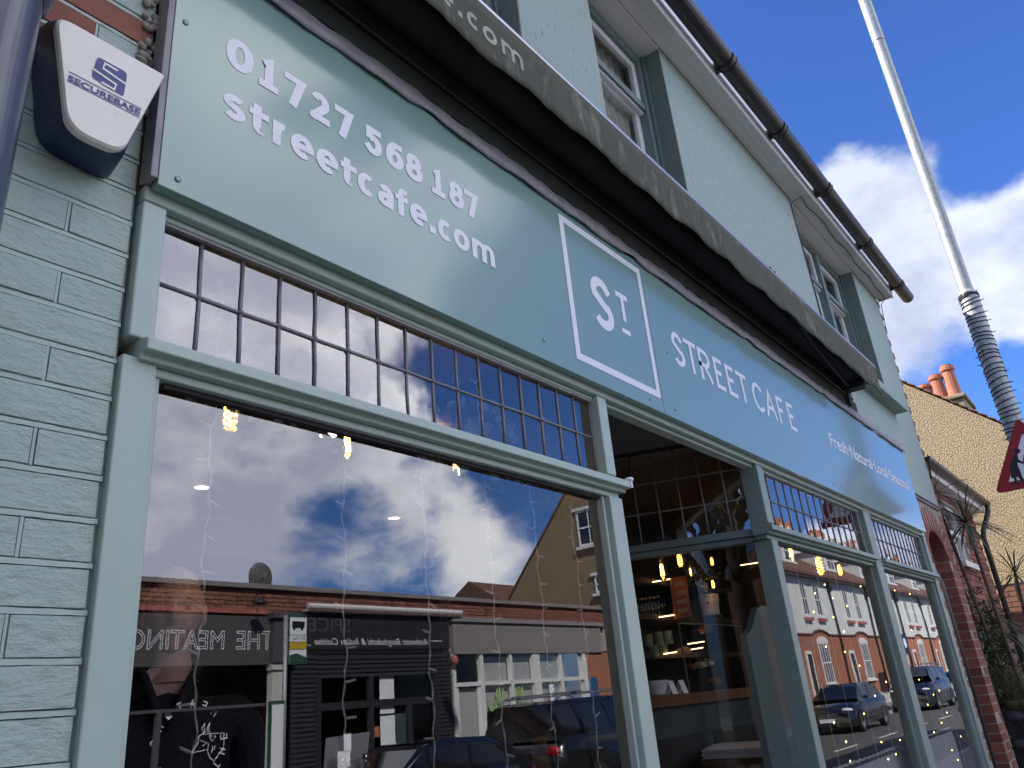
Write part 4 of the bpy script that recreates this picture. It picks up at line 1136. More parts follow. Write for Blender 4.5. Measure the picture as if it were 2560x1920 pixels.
sh = thing('shop_parade', 'low brick shop parade across the street with parapet and dark shopfronts', 'building', (12, OY-3, 0))
PT = 4.15
mb = MB(); mb.box(-6, 22.2, OY-8, OY-3, 0, PT-.12); mb.box(-6, 22.2, OY-2.99, OY-.02, 2.9, PT-.12); mb.box(-6, 4.4, OY-2.99, OY-.02, 0, 2.89); mb.build('brick_wall', m_mortar, sh)
mb = MB(); mb.box(-6, 22.3, OY-.30, OY+.08, PT-.09, PT); mb.build('coping', m_greyfas, sh, bevel=.01)
PB = brickmesh('parapet_brick', .203, .03, .060, m_dkbrick); PBh = brickmesh('parapet_header', .093, .03, .060, m_dkbrick)
cnt = 0; mb = MB()
for r_ in range(7):
    z = PT-.13-r_*.075
    x = 5.9
    k = r_
    while x < 22:
        L_ = .225 if r_ % 2 == 0 else .1125
        xc = x+L_/2
        if xc < 16.2 and cnt < 298: brick_at(PB if r_ % 2 == 0 else PBh, (xc, OY-.008, z), sh, rz=math.pi); cnt += 1
        else: mb.box(x+.006, x+L_-.006, OY-.02, OY+.004, z-.031, z+.031)
        x += L_
o = mb.build('brick', m_dkbrick, sh); o['kind'] = 'stuff'


def op(mb_, name, mat, parent=sh, **k): return mb_.build(name, mat, parent, **k)


# first shop: dark fascia, white outlined letters
mb = MB(); mb.box(5, 9.0, OY-.02, OY+.10, 3.60, 3.68); op(mb, 'red_flashing', m_redtile)
mb = MB(); mb.box(4.4, 9.12, OY-.02, OY+.06, 2.72, 3.56); op(mb, 'fascia', m_shopdark)
text_mesh('THE', 9.16, 8.40, 2.98, 3.30, OY+.066, m_white_vinyl, sh, outline=.016)
text_mesh('MEATING', 8.16, 6.46, 2.98, 3.30, OY+.066, m_white_vinyl, sh, outline=.016)
mb = MB(); mb.box(4.4, 9.1, OY-2.5, OY-2.4, 0, 3); mb.box(4.4, 9.1, OY-2.4, OY-.10, 2.74, 2.80); mb.box(4.4, 9.1, OY-2.4, OY-.10, .02, .05); op(mb, 'dark_room', m_black)
mb = MB(); mb.quad((4.5, OY-.05, .6), (9.1, OY-.05, .6), (9.1, OY-.05, 2.7), (4.5, OY-.05, 2.7)); op(mb, 'pane', m_far_glass)
mb = MB(); mb.box(4.5, 9.1, OY-.06, OY+.02, 2.02, 2.07); mb.box(4.5, 9.1, OY-.06, OY+.03, 0, .6); mb.box(7.05, 7.13, OY-.06, OY+.02, .6, 2.02); op(mb, 'window_bar', m_shopdark)
# round logo on its window: ring of letters and an outlined bull's head
LCX, LCZ, LR = ox(478, 1860), oz(478, 1860), .62
for i, chh in enumerate('THE MEATING ROOM'):
    if chh == ' ': continue
    a = 62-(i-8)*20.5+90-62
    a = R(90+ (i-6.0)*-21)
    def f(u, v, a=a):
        rr_ = LR+(v-.5)*.15; uu = (.5-u)*.11
        return (LCX - (-1)*(-(rr_*math.cos(a))) - uu*math.sin(a)*-1*-1, OY-.04, LCZ+rr_*math.sin(a)+uu*math.cos(a)*1)
    def f2(u, v, a=a):
        c = Vector((-math.cos(a), math.sin(a))); tg = Vector((-math.sin(a), -math.cos(a)))
        q = c*(LR+(v-.5)*.13)+tg*((u-.5)*.085)
        return (LCX+q.x, OY-.04, LCZ+q.y)
    text_mesh(chh, 0, 1, 0, 1, 0, m_white_vinyl, sh, fn=f2)
L1 = lambda X, Y: Vector((ox(X/3.456, 1440+Y/3.456), OY-.04, oz(X/3.456, 1440+Y/3.456)))
mb = MB()
for pl in ([(1675, 1520), (1725, 1440), (1730, 1385), (1790, 1345), (1760, 1370), (1880, 1360), (1950, 1355), (1945, 1480), (1860, 1600)], [(1860, 1600), (1820, 1560), (1800, 1500), (1670, 1530)],
           [(1770, 1360), (1755, 1310), (1780, 1275)], [(1785, 1355), (1775, 1310), (1780, 1275)], [(1815, 1370), (1798, 1320), (1825, 1270)], [(1835, 1375), (1815, 1330), (1825, 1270)], [(1820, 1380), (1880, 1385), (1840, 1430), (1820, 1380)],
           [(1740, 1420), (1800, 1440), (1760, 1470)], [(1815, 1440), (1805, 1520), (1830, 1580)], [(1850, 1470), (1840, 1530)], [(1870, 1460), (1862, 1500)]):
    mb.tube([L1(*p) for p in pl], .006, 4)
op(mb, 'bull_logo', m_white_vinyl)
# pillar and console
mb = MB(); xa, xb = ox(702, 1700), ox(672, 1700); xa, xb = min(xa, xb), max(xa, xb)
mb.box(xa, xb, OY-.05, OY+.10, 0, 2.62); mb.box(xa-.03, xb+.03, OY-.05, OY+.14, 2.62, 2.74); op(mb, 'pillar', m_pillar)
mb = MB(); mb.box(9.10, 9.62, OY-.05, OY+.18, 2.742, 3.52); mb.box(9.05, 9.68, OY-.05, OY+.24, 3.52, 3.62); op(mb, 'console', m_shopdark)
# second shop: black timber front
mb = MB(); mb.box(9.62, 13.95, OY-.02, OY+.07, 2.98, 3.66); op(mb, 'fascia', m_shopblk)
mb = MB(); mb.tube([(9.85, OY+.2, 3.77), (14.25, OY+.2, 3.77)], .055, 8); mb.box(9.85, 14.25, OY+.02, OY+.18, 3.68, 3.70); op(mb, 'awning_case', m_upvc)
text_mesh('Authentic Bangladeshi & Indian Cuisine', 13.25, 10.10, 3.02, 3.19, OY+.074, m_white_vinyl, sh, shear=.45)
text_mesh('SPICE', 11.0, 9.95, 3.30, 3.58, OY+.073, m_shopdark, sh, bold=.01)
mb = MB(); mb.box(13.32, 13.68, OY+.071, OY+.074, 3.135, 3.150); mb.box(9.65, 10.02, OY+.071, OY+.074, 3.045, 3.060); op(mb, 'white_rule', m_white_vinyl)
mb = MB()
for xa, xb, za, zb in ((9.62, 10.18, 0, 2.95), (13.5, 13.98, 0, 2.95), (10.18, 13.5, 2.45, 2.95)):
    n = int((zb-za)/.085)
    for i in range(n): mb.hexa([(xa, OY-.02, za+i*.085), (xb, OY-.02, za+i*.085), (xa, OY+.045, za+i*.085), (xb, OY+.045, za+i*.085), (xa, OY-.02, za+.08+i*.085), (xb, OY-.02, za+.08+i*.085), (xa, OY+.02, za+.08+i*.085), (xb, OY+.02, za+.08+i*.085)])
o = op(mb, 'slat', m_shopblk); o['kind'] = 'stuff'
mb = MB(); mb.box(10.18, 10.30, OY-.05, OY+.05, 0, 2.45); mb.box(11.5, 11.62, OY-.05, OY+.05, 0, 2.45); mb.box(13.38, 13.5, OY-.05, OY+.05, 0, 2.45); mb.box(10.3, 13.38, OY-.05, OY+.04, 1.86, 2.0); mb.box(10.3, 11.5, OY-.05, OY+.03, 0, .7); mb.box(12.7, 13.38, OY-.05, OY+.03, 0, .55); mb.box(12.56, 12.70, OY-.05, OY+.04, 0, 1.86); op(mb, 'timber_frame', m_shopblk)
mb = MB(); mb.quad((10.2, OY-.03, .1), (13.4, OY-.03, .1), (13.4, OY-.03, 2.45), (10.2, OY-.03, 2.45)); op(mb, 'pane', m_far_glass)
mb = MB(); mb.box(9.6, 14, OY-2.5, OY-2.4, 0, 3); mb.box(9.6, 14, OY-2.4, OY-.1, 2.5, 2.6); mb.box(9.6, 14, OY-2.4, OY-.1, .02, .05); op(mb, 'dark_room', m_black)
for (xa, xb, za, zb, mt) in ((11.85, 12.25, 1.72, 2.62, m_paper), (11.85, 12.25, 1.05, 1.68, m_paper), (12.28, 12.60, .75, 1.70, m_slate), (10.75, 11.05, .75, 1.12, m_paper), (10.90, 11.08, 1.1, 1.42, m_paper), (11.66, 11.82, 1.3, 1.5, m_pot)):
    mb = MB(); mb.box(xa, xb, OY-.028, OY-.022, za, zb); op(mb, 'notice', mt)
mb = MB(); mb.sphere((14.02, OY+.12, 2.72), .09, .09, .12, 10, 8); op(mb, 'alarm_bell', m_redtile, smooth=True)
# third shop: white frames, grey fascia
mb = MB(); mb.box(14.05, 20.4, OY-.02, OY+.08, 2.86, 3.58); op(mb, 'fascia', m_greyfas)
mb = MB(); mb.box(14.0, 20.6, OY-.02, OY+.14, 3.58, 3.68); op(mb, 'moulding', m_lead)
mb = MB()
xs = [14.06, 15.05, 16.0, 17.1, 17.4, 18.35, 19.4]
for a, b in ((14.02, 14.12), (14.98, 15.10), (16.12, 16.22), (17.05, 17.35), (18.25, 18.35), (19.35, 19.52)): mb.box(a, b, OY-.06, OY+.05, 0 if a < 15 else 1.0, 2.86)
mb.box(14.12, 19.35, OY-.05, OY+.04, 2.15, 2.24); mb.box(15.1, 19.5, OY-.06, OY+.08, .96, 1.04); mb.box(14.12, 14.98, OY-.05, OY+.01, .05, .95); mb.box(14.12, 14.22, OY-.05, OY+.01, .95, 2.15); mb.box(14.88, 14.98, OY-.05, OY+.01, .95, 2.15); op(mb, 'white_frame', m_wframe)
mb = MB(); mb.quad((14.1, OY-.04, .9), (19.4, OY-.04, .9), (19.4, OY-.04, 2.86), (14.1, OY-.04, 2.86)); op(mb, 'pane', m_far_glass)
mb = MB(); mb.box(15.1, 19.4, OY-.16, OY-.12, 1.0, 2.8); mb.box(14.2, 14.9, OY-.10, OY-.08, 1.0, 2.1); op(mb, 'blind', m_blind)
mb = MB(); mb.box(15.1, 19.6, OY-.03, OY+.03, 0, .955); op(mb, 'stall_riser', m_orbrick)
mb = MB()
for (cx_, cz_, hh) in ((15.45, 1.1, .8), (15.75, 1.1, 1.1), (16.5, 1.1, 1.15), (16.75, 1.1, .7), (15.2, 1.05, .5)):
    mb.tube([(cx_, OY-.036, cz_), (cx_+.05, OY-.036, cz_+hh*.5), (cx_-.04, OY-.036, cz_+hh)], .02, 4)
    for s_ in (-1, 1): mb.poly([(cx_, OY-.035, cz_+hh*.4), (cx_+s_*.18, OY-.035, cz_+hh*.75), (cx_+s_*.10, OY-.035, cz_+hh*.95)])
op(mb, 'leaf_sticker', m_flower)
mb = MB(); mb.box(17.75, 17.95, OY-.03, OY-.02, 1.4, 2.15); op(mb, 'notice', m_paper)
mb = MB(); mb.box(19.52, 22.2, OY-.03, OY+.02, 0, 2.86); op(mb, 'brick_panel', m_orbrick)
mb = MB(); mb.box(19.56, 19.98, OY+.0, OY+.04, 0, 2.2); op(mb, 'blue_door', M('blue_door', (.03, .09, .22), .5)); mb = MB(); mb.box(20.5, 20.6, OY+.02, OY+.05, 1.2, 1.5); op(mb, 'key_safe', m_shopblk)
mb = MB(); mb.tube([(8.75, OY+.02, 3.85), (8.7, OY+.25, 3.95), (8.62, OY+.42, 3.86)], .012, 5); mb.lathe([(.03, .1), (.06, .06), (.13, 0), (.12, -.02), (.0, -.02)], (8.62, OY+.42, 3.74), 12); op(mb, 'swan_neck_lamp', m_shopblk, smooth=True)
# satellite dish on the roof
sd = thing('satellite_dish', 'grey satellite dish standing on the shop parapet', 'satellite dish', (ox(690, 1440), OY-.5, PT))
dc = Vector((ox(690, 1440), OY-.5, PT+.24))
mb = MB(); mb.sphere((0, 0, 0), .36, .07, .27, 18, 8); o = mb.build('dish', m_dishg, sd, smooth=True, loc=dc); o.rotation_euler = (R(-12), R(18), R(-20))
mb = MB(); mb.tube([dc+Vector((-.2, -.05, -.3)), dc+Vector((-.2, -.05, .05))], .02, 6); mb.tube([dc+Vector((0, 0, -.2)), dc+Vector((-.2, .4, -.05))], .012, 5); mb.box(dc.x-.25, dc.x-.16, dc.y+.36, dc.y+.45, dc.z-.08, dc.z); mb.build('arm', m_dishg, sd)
# bus stop
bD = 10.5
b0 = MR(742, 1545, bD); bx_, by_ = b0.x-.17, b0.y
bs_ = thing('bus_stop', 'bus stop flag with black bus symbol on a pole at the far kerb', 'bus stop', (bx_, by_, 0))
mb = MB(); mb.tube([(bx_-.03, by_, 0), (bx_-.03, by_, 3.22)], .035, 10); mb.build('pole', m_galv, bs_, smooth=True)
mb = MB(); mb.box(bx_+.01, bx_+.36, by_-.02, by_+.02, 2.50, 3.22); mb.build('flag', m_green_bus, bs_)
for za, zb, mt in ((2.93, 3.19, m_paper), (2.83, 2.92, m_paper), (2.72, 2.82, m_yellow), (2.53, 2.71, m_paper)):
    mb = MB(); mb.box(bx_+.03, bx_+.34, by_-.024, by_+.024, za, zb); mb.build('flag_print', mt, bs_)
mb = MB(); mb.box(bx_+.07, bx_+.30, by_+.0245, by_+.026, 3.03, 3.13)
for s_ in (.11, .25): mb.lathe([(0, 0), (.025, 0)], (bx_+s_, by_+.026, 3.02), 10, axis='y')
mb.build('bus_symbol', m_signb, bs_)
text_mesh('Bus Stop', bx_+.31, bx_+.08, 2.845, 2.905, by_+.0255, m_signb, bs_)
mb = MB(); mb.poly([(bx_+.03, by_+.0255, 2.53), (bx_+.34, by_+.0255, 2.53), (bx_+.34, by_+.0255, 2.60), (bx_+.15, by_+.0255, 2.66), (bx_+.03, by_+.0255, 2.63)]); mb.build('flag_band', m_green_bus, bs_)
mb = MB(); mb.box(bx_-.28, bx_-.04, by_-.03, by_+.03, .95, 2.0); mb.build('timetable_case', m_green_bus, bs_); mb = MB(); mb.box(bx_-.26, bx_-.06, by_+.031, by_+.035, 1.0, 1.95); mb.build('timetable', m_paper, bs_)

# gabled house behind the shops
gh = thing('gabled_house', 'brown pebbledash gabled house with white sash window rising behind the shops', 'house', (24, -17, 0))
def PXM(px, py, X):
    p = PX(px, py, X); return Vector((p.x, 2*GLY-p.y, p.z))


GXX = 23.0
ap, gl = PXM(1425, 1215, GXX), PXM(1290, 1470, GXX)
sl2 = (ap.z-gl.z)/(ap.y-gl.y); ay, az = ap.y+.25, ap.z+.25*sl2
mb = MB(); mb.prism([(ay-3.6, 0), (ay-3.6, az-3.6*sl2), (ay, az), (ay+2.9, az-2.9*sl2), (ay+2.9, 0)], 'x', GXX, GXX+10); mb.build('gable_wall', m_pebb, gh)
mb = MB()
for s_, wd_ in ((-1, 3.8), (1, 3.05)): mb.hexa([(GXX-.06, ay, az+.02), (GXX+10, ay, az+.02), (GXX-.06, ay+s_*wd_, az+.02-wd_*sl2), (GXX+10, ay+s_*wd_, az+.02-wd_*sl2), (GXX-.06, ay, az+.10), (GXX+10, ay, az+.10), (GXX-.06, ay+s_*wd_, az+.10-wd_*sl2), (GXX+10, ay+s_*wd_, az+.10-wd_*sl2)])
mb.build('roof', m_tile, gh)


def sash(parent, xa, xb, za, zb, y, mat=None, n=1, xplane=False):
    mb = MB(); f = .07
    mb.box(xa, xa+f, y, y+.05, za, zb); mb.box(xb-f, xb, y, y+.05, za, zb); mb.box(xa+f, xb-f, y, y+.05, zb-f, zb); mb.box(xa+f, xb-f, y, y+.05, za, za+f); mb.box(xa+f, xb-f, y, y+.06, (za+zb)/2-.03, (za+zb)/2+.03)
    for i in range(n): x = xa+(xb-xa)*(i+1)/(n+1); mb.box(x-.015, x+.015, y+.005, y+.045, za+f, zb-f)
    mb.box(xa-.08, xb+.08, y, y+.14, za-.10, za-.001)
    if xplane: mb.box(xa-.12, xb+.12, y, y+.10, zb+.001, zb+.09); mb.v = [(2*y-q[1], q[0], q[2]) for q in mb.v]
    o = mb.build('window', m_wframe, parent)
    mb = MB(); mb.box(xa+f, xb-f, y+.005, y+.02, za+f, zb-f)
    if xplane: mb.v = [(2*y-q[1], q[0], q[2]) for q in mb.v]
    mb.build('pane', m_carglass, o)
    return o


for (p1, p2, p3) in (((1440, 1280), (1497, 1268), (1455, 1375)), ((1487, 1440), (1540, 1440), (1500, 1490))):
    a, b, c = (PXM(*q, GXX) for q in (p1, p2, p3)); sash(gh, min(a.y, b.y), max(a.y, b.y), c.z+.1, a.z, GXX-.001, xplane=True)
rh = thing('red_roof_house', 'low house with red tiled roof beside the brown gable', 'house', (27, -18, 0))
mb = MB(); mb.box(23.6, 33, ay-8, ay-3.7, 0, 5.0); mb.build('wall', m_orbrick, rh)
mb = MB(); mb.prism([(ay-3.5, 4.9), (ay-5.8, 6.3), (ay-8.2, 4.9)], 'x', 23.5, 33.2); mb.build('roof', m_tile, rh)

lh = thing('brick_house', 'plain brick house across the street to the left', 'house', (-18, -16, 0))
mb = MB(); mb.box(-34, -6.5, -22, -11.8, 0, 6.5); mb.build('wall', m_dkbrick, lh)
mb = MB(); mb.prism([(-11.4, 6.4), (-16.9, 10.2), (-22.4, 6.4)], 'x', -34.3, -6.2); mb.build('roof', m_tile, lh)
for i in range(6): sash(lh, -31+i*4, -29.8+i*4, 3.8, 5.5, -11.8, n=1); sash(lh, -31+i*4, -29.8+i*4, 1.0, 2.7, -11.8, n=1)


def street_tree(x, y, h, rad, label, seed):
    rnd = random.Random(seed); t = thing('street_tree', label, 'tree', (x, y, 0), 'trees along the street to the left')
    mb = MB(); top = Vector((x, y, h*.55)); mb.tube([(x, y, 0), (x+.05, y, h*.25), top], [.26, .20, .14], 10); tips = []
    for k_ in range(9):
        a = k_*2.4; b = Vector((x, y, h*(.30+.03*k_))); e = b+Vector((math.cos(a)*rad*.8, math.sin(a)*rad*.8, h*.34)); mid_ = b.lerp(e, .5)+Vector((0, 0, .25)); mb.tube([b, mid_, e], [.09, .06, .02], 6); tips += [mid_, e]
        for j in range(3): e2 = e+Vector((rnd.uniform(-1, 1), rnd.uniform(-1, 1), rnd.uniform(0, 1)))*rad*.4; mb.tube([mid_, e2], [.04, .01], 5); tips.append(e2)
    mb.build('trunk', m_bark, t, smooth=True)
    mb = MB()
    for i in range(5200):
        c = rnd.choice(tips)+Vector((rnd.gauss(0, .45), rnd.gauss(0, .45), rnd.gauss(0, .4))); u = Vector((rnd.uniform(-1, 1), rnd.uniform(-1, 1), rnd.uniform(-1, 1))).normalized()*rnd.uniform(.10, .20); v = u.cross(Vector((rnd.random(), rnd.random(), rnd.random()+.1))).normalized()*.08
        mb.quad(c-u, c+v, c+u, c-v)
    o = mb.build('crown', m_leaf, t); o['kind'] = 'stuff'


street_tree(-6.2, -3.3, 10.5, 3.0, 'nearest leafy tree by the road to the left', 3)
street_tree(-11.5, -4.6, 11, 3.2, 'middle leafy tree by the road to the left', 5)
street_tree(-18, -3.6, 11, 3.4, 'farthest leafy tree by the road to the left', 9)

# ------------------------------------------------------------------ terrace of cream houses down the street
TD = 14.0; TY = MR(2056, 1614, TD).y
UX = 6.93


def terrace_unit(x0):
    t = thing('terraced_house', 'white and red brick terraced house', 'house', (x0, TY, 0), 'terrace of white and brick houses')
    mb = MB(); mb.box(x0, x0+UX, TY-8, TY, 3.72, 6.70); mb.build('upper_wall', m_whitewall, t)
    mb = MB(); mb.box(x0, x0+UX, TY-8, TY+.02, 0.6, 3.715); mb.build('brick_wall', m_orbrick, t)
    mb = MB(); mb.box(x0, x0+UX, TY-8, TY+.06, 0, .6); mb.build('plinth', m_pillar, t)
    mb = MB(); pts = [(x0+UX*i/40, 3.70+.22*max(0, 1-((UX*i/40-3.40)/1.3)**2)) for i in range(41)]
    mb.tube([(p[0], TY+.06, p[1]) for p in pts], .05, 5)
    mb.build('string_course', m_tile, t)
    mb = MB(); pts2 = [(p[0], p[1]) for p in pts if p[1] > 3.705]
    if pts2: mb.prism([(pts2[0][0], 3.69)]+pts2+[(pts2[-1][0], 3.69)], 'y', TY+.003, TY+.021); mb.build('brick_arch', m_orbrick, t)
    mb = MB(); mb.hexa([(x0, TY+.45, 6.62), (x0+UX, TY+.45, 6.62), (x0, TY-4, 9.4), (x0+UX, TY-4, 9.4), (x0, TY+.45, 6.78), (x0+UX, TY+.45, 6.78), (x0, TY-4, 9.55), (x0+UX, TY-4, 9.55)])
    mb.hexa([(x0, TY-8, 6.6), (x0+UX, TY-8, 6.6), (x0, TY-4, 9.4), (x0+UX, TY-4, 9.4), (x0, TY-8, 6.7), (x0+UX, TY-8, 6.7), (x0, TY-4.01, 9.5), (x0+UX, TY-4.01, 9.5)]); mb.build('roof', m_tile, t)
    mb = MB(); mb.box(x0, x0+UX, TY-.05, TY+.40, 6.55, 6.62); mb.build('eaves', m_shopdark, t)
    for xa, xb in ((1.7, 2.55), (3.75, 4.6)):
        sash(t, x0+xa, x0+xb, 4.62, 6.30, TY)
        mb = MB(); mb.box(x0+xa-.1, x0+xb+.1, TY+.01, TY+.16, 4.36, 4.515); mb.build('brick_sill', m_redtile, t)
    sash(t, x0+2.65, x0+4.15, 1.35, 3.30, TY+.02, n=3)
    mb = MB(); mb.prism([(x0+2.6, 3.3)]+[(x0+3.4+.8*math.cos(R(a)), 3.3+.30*math.sin(R(a))) for a in range(180, -1, -20)], 'y', TY+.022, TY+.09); mb.build('arched_head', m_wframe, t)
    mb = MB(); mb.box(x0+.55, x0+1.35, TY+.02, TY+.08, .6, 2.9); d = mb.build('door', m_wframe, t); mb = MB(); mb.box(x0+.70, x0+1.20, TY+.081, TY+.09, .8, 2.75); mb.build('door_panel', m_brownw, d)
    mb = MB(); mb.tube([(x0+6.3, TY+.1, 0), (x0+6.3, TY+.1, 6.0), (x0+6.2, TY+.15, 6.55)], .06, 6); mb.box(x0+6.15, x0+6.45, TY+.05, TY+.25, 6.0, 6.3); mb.build('drainpipe', m_shopblk, t)
    # dormer
    dm = MB(); dm.box(x0+2.4, x0+4.2, TY-2.6, TY-.7, 7.3, 8.75); dm.prism([(x0+2.2, 8.75), (x0+3.3, 9.5), (x0+4.4, 8.75)], 'y', TY-3.2, TY-.55); d = dm.build('dormer', m_whitewall, t)
    sash(d, x0+2.65, x0+3.95, 7.55, 8.65, TY-.70)
    # chimney
    c = MB(); c.box(x0+5.6, x0+7.2, TY-4.6, TY-3.4, 8.6, 10.7); c.box(x0+5.5, x0+7.3, TY-4.7, TY-3.3, 10.7, 10.95); c = c.build('chimney', m_chim, t)
    for i in range(4):
        mb = MB(); mb.lathe([(.20, 0), (.15, .5), (.18, .55), (.18, .7), (.12, .7)], (x0+5.85+i*.38, TY-4.0, 10.95), 8); mb.build('chimney_pot', m_pot, c)
    return t


tb = MR(2056, 1614, TD).x-3.4
t0 = terrace_unit(tb)
ords = ['second', 'third', 'fourth', 'fifth', 'sixth', 'seventh']
t0['label'] = 'white and red brick terraced house nearest to the low shops'
for i in range(1, 6):
    c = copy_tree(t0, (UX*i, 0, 0)); c['label'] = 'white and red brick terraced house, %s along from the low shops' % ords[i-1]
c = copy_tree(t0, (-UX, 0, 0)); c['label'] = 'white and red brick terraced house between the low shops and the terrace row'
# street signboard on a post
es = MR(2262, 1612, 12.0)
eb = thing('estate_board', 'dark navy signboard with white emblem fixed in front of the terrace', 'sign', (es.x, es.y, 0))
mb = MB(); mb.box(es.x-.7, es.x+.7, es.y-.03, es.y+.03, es.z-.5, es.z+.6); mb.build('board', m_navy, eb); mb = MB(); mb.lathe([(0, 0), (.28, 0)], (es.x, es.y+.034, es.z+.1), 16, axis='y'); mb.build('emblem', m_paper, eb)
mb = MB(); mb.tube([(es.x, es.y-.05, 0), (es.x, es.y-.05, es.z+.6)], .04, 6); mb.build('post', m_wframe, eb)

# ------------------------------------------------------------------ vehicles


def car(label, cx, cy, head, L, H, wd, mat, suv=False, rack=False, group='cars in the street'):
    t = thing('parked_car', label, 'car', (cx, cy, -.12), group)
    zb = -.12
    def X(u): return cx+head*(u-.5)*L
    hood = .62*H if suv else .60*H; belt = .66*H
    st = [(0, .22, .42*H, .80), (.03, .20, .52*H, .92), (.10, .19, hood*.97, .97), (.25, .19, hood*1.03, 1), (.33, .19, belt, 1), (.60, .19, belt*1.02, 1), (.85, .19, belt*1.04, 1), (.95, .2, belt*1.03, .96), (.985, .22, belt*.95, .92), (1, .26, belt*.7, .86)]
    vs = []; fs = []
    for u, z0, z1, kw in st:
        hw = wd/2*kw
        sec = [(-hw*.93, z0), (-hw, z0+.14), (-hw, (z0+z1)/2), (-hw*.97, z1-.05), (-hw*.86, z1), (hw*.86, z1), (hw*.97, z1-.05), (hw, (z0+z1)/2), (hw, z0+.14), (hw*.93, z0)]
        vs += [(X(u), cy+p, zb+q) for p, q in sec]
    n = 10
    for i in range(len(st)-1): fs += [(i*n+j, i*n+(j+1) % n, (i+1)*n+(j+1) % n, (i+1)*n+j) for j in range(n)]
    fs += [tuple(range(n)), tuple(range((len(st)-1)*n, len(st)*n))]
    mb = MB(); mb.add(vs, fs); bd = mb.build('body', mat, t, smooth=True)
    if suv: cs = [(.26, .32), (.36, .88), (.42, .97), (.60, 1.0), (.90, .98), (.955, .90), (.985, .0)]
    else: cs = [(.26, .05), (.40, .82), (.47, .95), (.60, 1.0), (.76, .93), (.90, .5), (.95, .0)]
    vs = []; fs = []
    for u, h in cs:
        z1 = belt+(H-belt)*h; z0 = belt-.03; hw0 = wd/2*.87; hw1 = wd/2*(.87-.18*h)
        vs += [(X(u), cy-hw0, zb+z0), (X(u), cy-hw1, zb+z1-.06*h), (X(u), cy-hw1*.86, zb+z1), (X(u), cy+hw1*.86, zb+z1), (X(u), cy+hw1, zb+z1-.06*h), (X(u), cy+hw0, zb+z0)]
    for i in range(len(cs)-1): fs += [(i*6+j, i*6+j+1, (i+1)*6+j+1, (i+1)*6+j) for j in range(5)]
    mb = MB(); mb.add(vs, fs); mb.build('windows', m_carglass, t, smooth=False)
    mb = MB(); k0 = 2; k1 = len(cs)-2
    pts = cs[k0-1:k1+1]; vs = []; fs = []
    for u, h in pts[1:]:
        z1 = belt+(H-belt)*h+.012; hw1 = wd/2*(.87-.18*h)+.008
        vs += [(X(u), cy-hw1, zb+z1-.075*h), (X(u), cy-hw1*.86, zb+z1), (X(u), cy+hw1*.86, zb+z1), (X(u), cy+hw1, zb+z1-.075*h)]
    for i in range(len(pts)-2): fs += [(i*4+j, i*4+j+1, (i+1)*4+j+1, (i+1)*4+j) for j in range(3)]
    mb.add(vs, fs)
    for u in (.40, .62, .86) if not suv else (.39, .60, .80, .94):
        for s_ in (-1, 1):
            mb.hexa([(X(u-.012), cy+s_*(wd/2*.872), zb+belt-.02), (X(u+.012), cy+s_*(wd/2*.872), zb+belt-.02), (X(u-.012), cy+s_*wd/2*.84, zb+belt-.02), (X(u+.012), cy+s_*wd/2*.84, zb+belt-.02),
                     (X(u+.02), cy+s_*(wd/2*.712), zb+H*.955), (X(u+.04), cy+s_*(wd/2*.712), zb+H*.955), (X(u+.02), cy+s_*wd/2*.66, zb+H*.955), (X(u+.04), cy+s_*wd/2*.66, zb+H*.955)])
    mb.build('roof', mat, t, smooth=False)
    rw = .36 if suv else .315
    for u in (.19, .80):
        for s_ in (-1, 1):
            c = (X(u), cy+s_*(wd/2-.10), zb+rw)
            mb = MB(); mb.lathe([(rw*.62, -.11), (rw*.95, -.11), (rw, -.08), (rw, .08), (rw*.95, .11), (rw*.62, .11)], c, 18, axis='y'); wl = mb.build('wheel', m_tyre, t, smooth=True)
            mb = MB(); mb.lathe([(0, s_*.07), (rw*.2, s_*.08), (rw*.60, s_*.105), (rw*.62, s_*.02)], c, 10, axis='y'); mb.build('rim', m_rim, wl)
            mb = MB(); mb.lathe([(0, 0), (rw*1.16, 0)], (X(u), cy+s_*(wd/2+.002), zb+rw+.02), 18, axis='y', a0=0, a1=math.pi); mb.build('wheel_arch', m_tyre, t)
    for s_ in (-1, 1):
        mb = MB(); mb.sphere((X(.035), cy+s_*wd*.36, zb+.50*H*.95), .10, .20, .07, 8, 6); mb.build('headlight', m_lamp, t)
        mb = MB(); mb.sphere((X(.985), cy+s_*wd*.37, zb+belt*.86), .07, .15, .10, 8, 6); mb.build('tail_light', m_tail, t)
        mb = MB(); mb.sphere((X(.33), cy+s_*(wd/2+.06), zb+belt+.05), .06, .10, .07, 8, 6); mb.build('wing_mirror', mat, t)
    mb = MB(); mb.box(min(X(0), X(0)+head*-.012), max(X(0), X(0)+head*-.012), cy-.26, cy+.26, zb+.36, zb+.47); mb.build('number_plate', m_paper, t)
    if rack:
        for s_ in (-1, 1):
            mb = MB(); mb.tube([(X(.42), cy+s_*wd*.33, zb+H+.03), (X(.46), cy+s_*wd*.33, zb+H+.09), (X(.88), cy+s_*wd*.33, zb+H+.08), (X(.92), cy+s_*wd*.33, zb+H+.01)], .02, 6); mb.build('roof_rail', m_alu, t)
        for u in (.52, .80):
            mb = MB(); mb.box(X(u)-.04, X(u)+.04, cy-wd*.40, cy+wd*.40, zb+H+.10, zb+H+.125); mb.build('cross_bar', m_alu, t)
    return t


def paint(name, c): return M(name, c, .22, metal=.1, coat=1, croughn=.03)


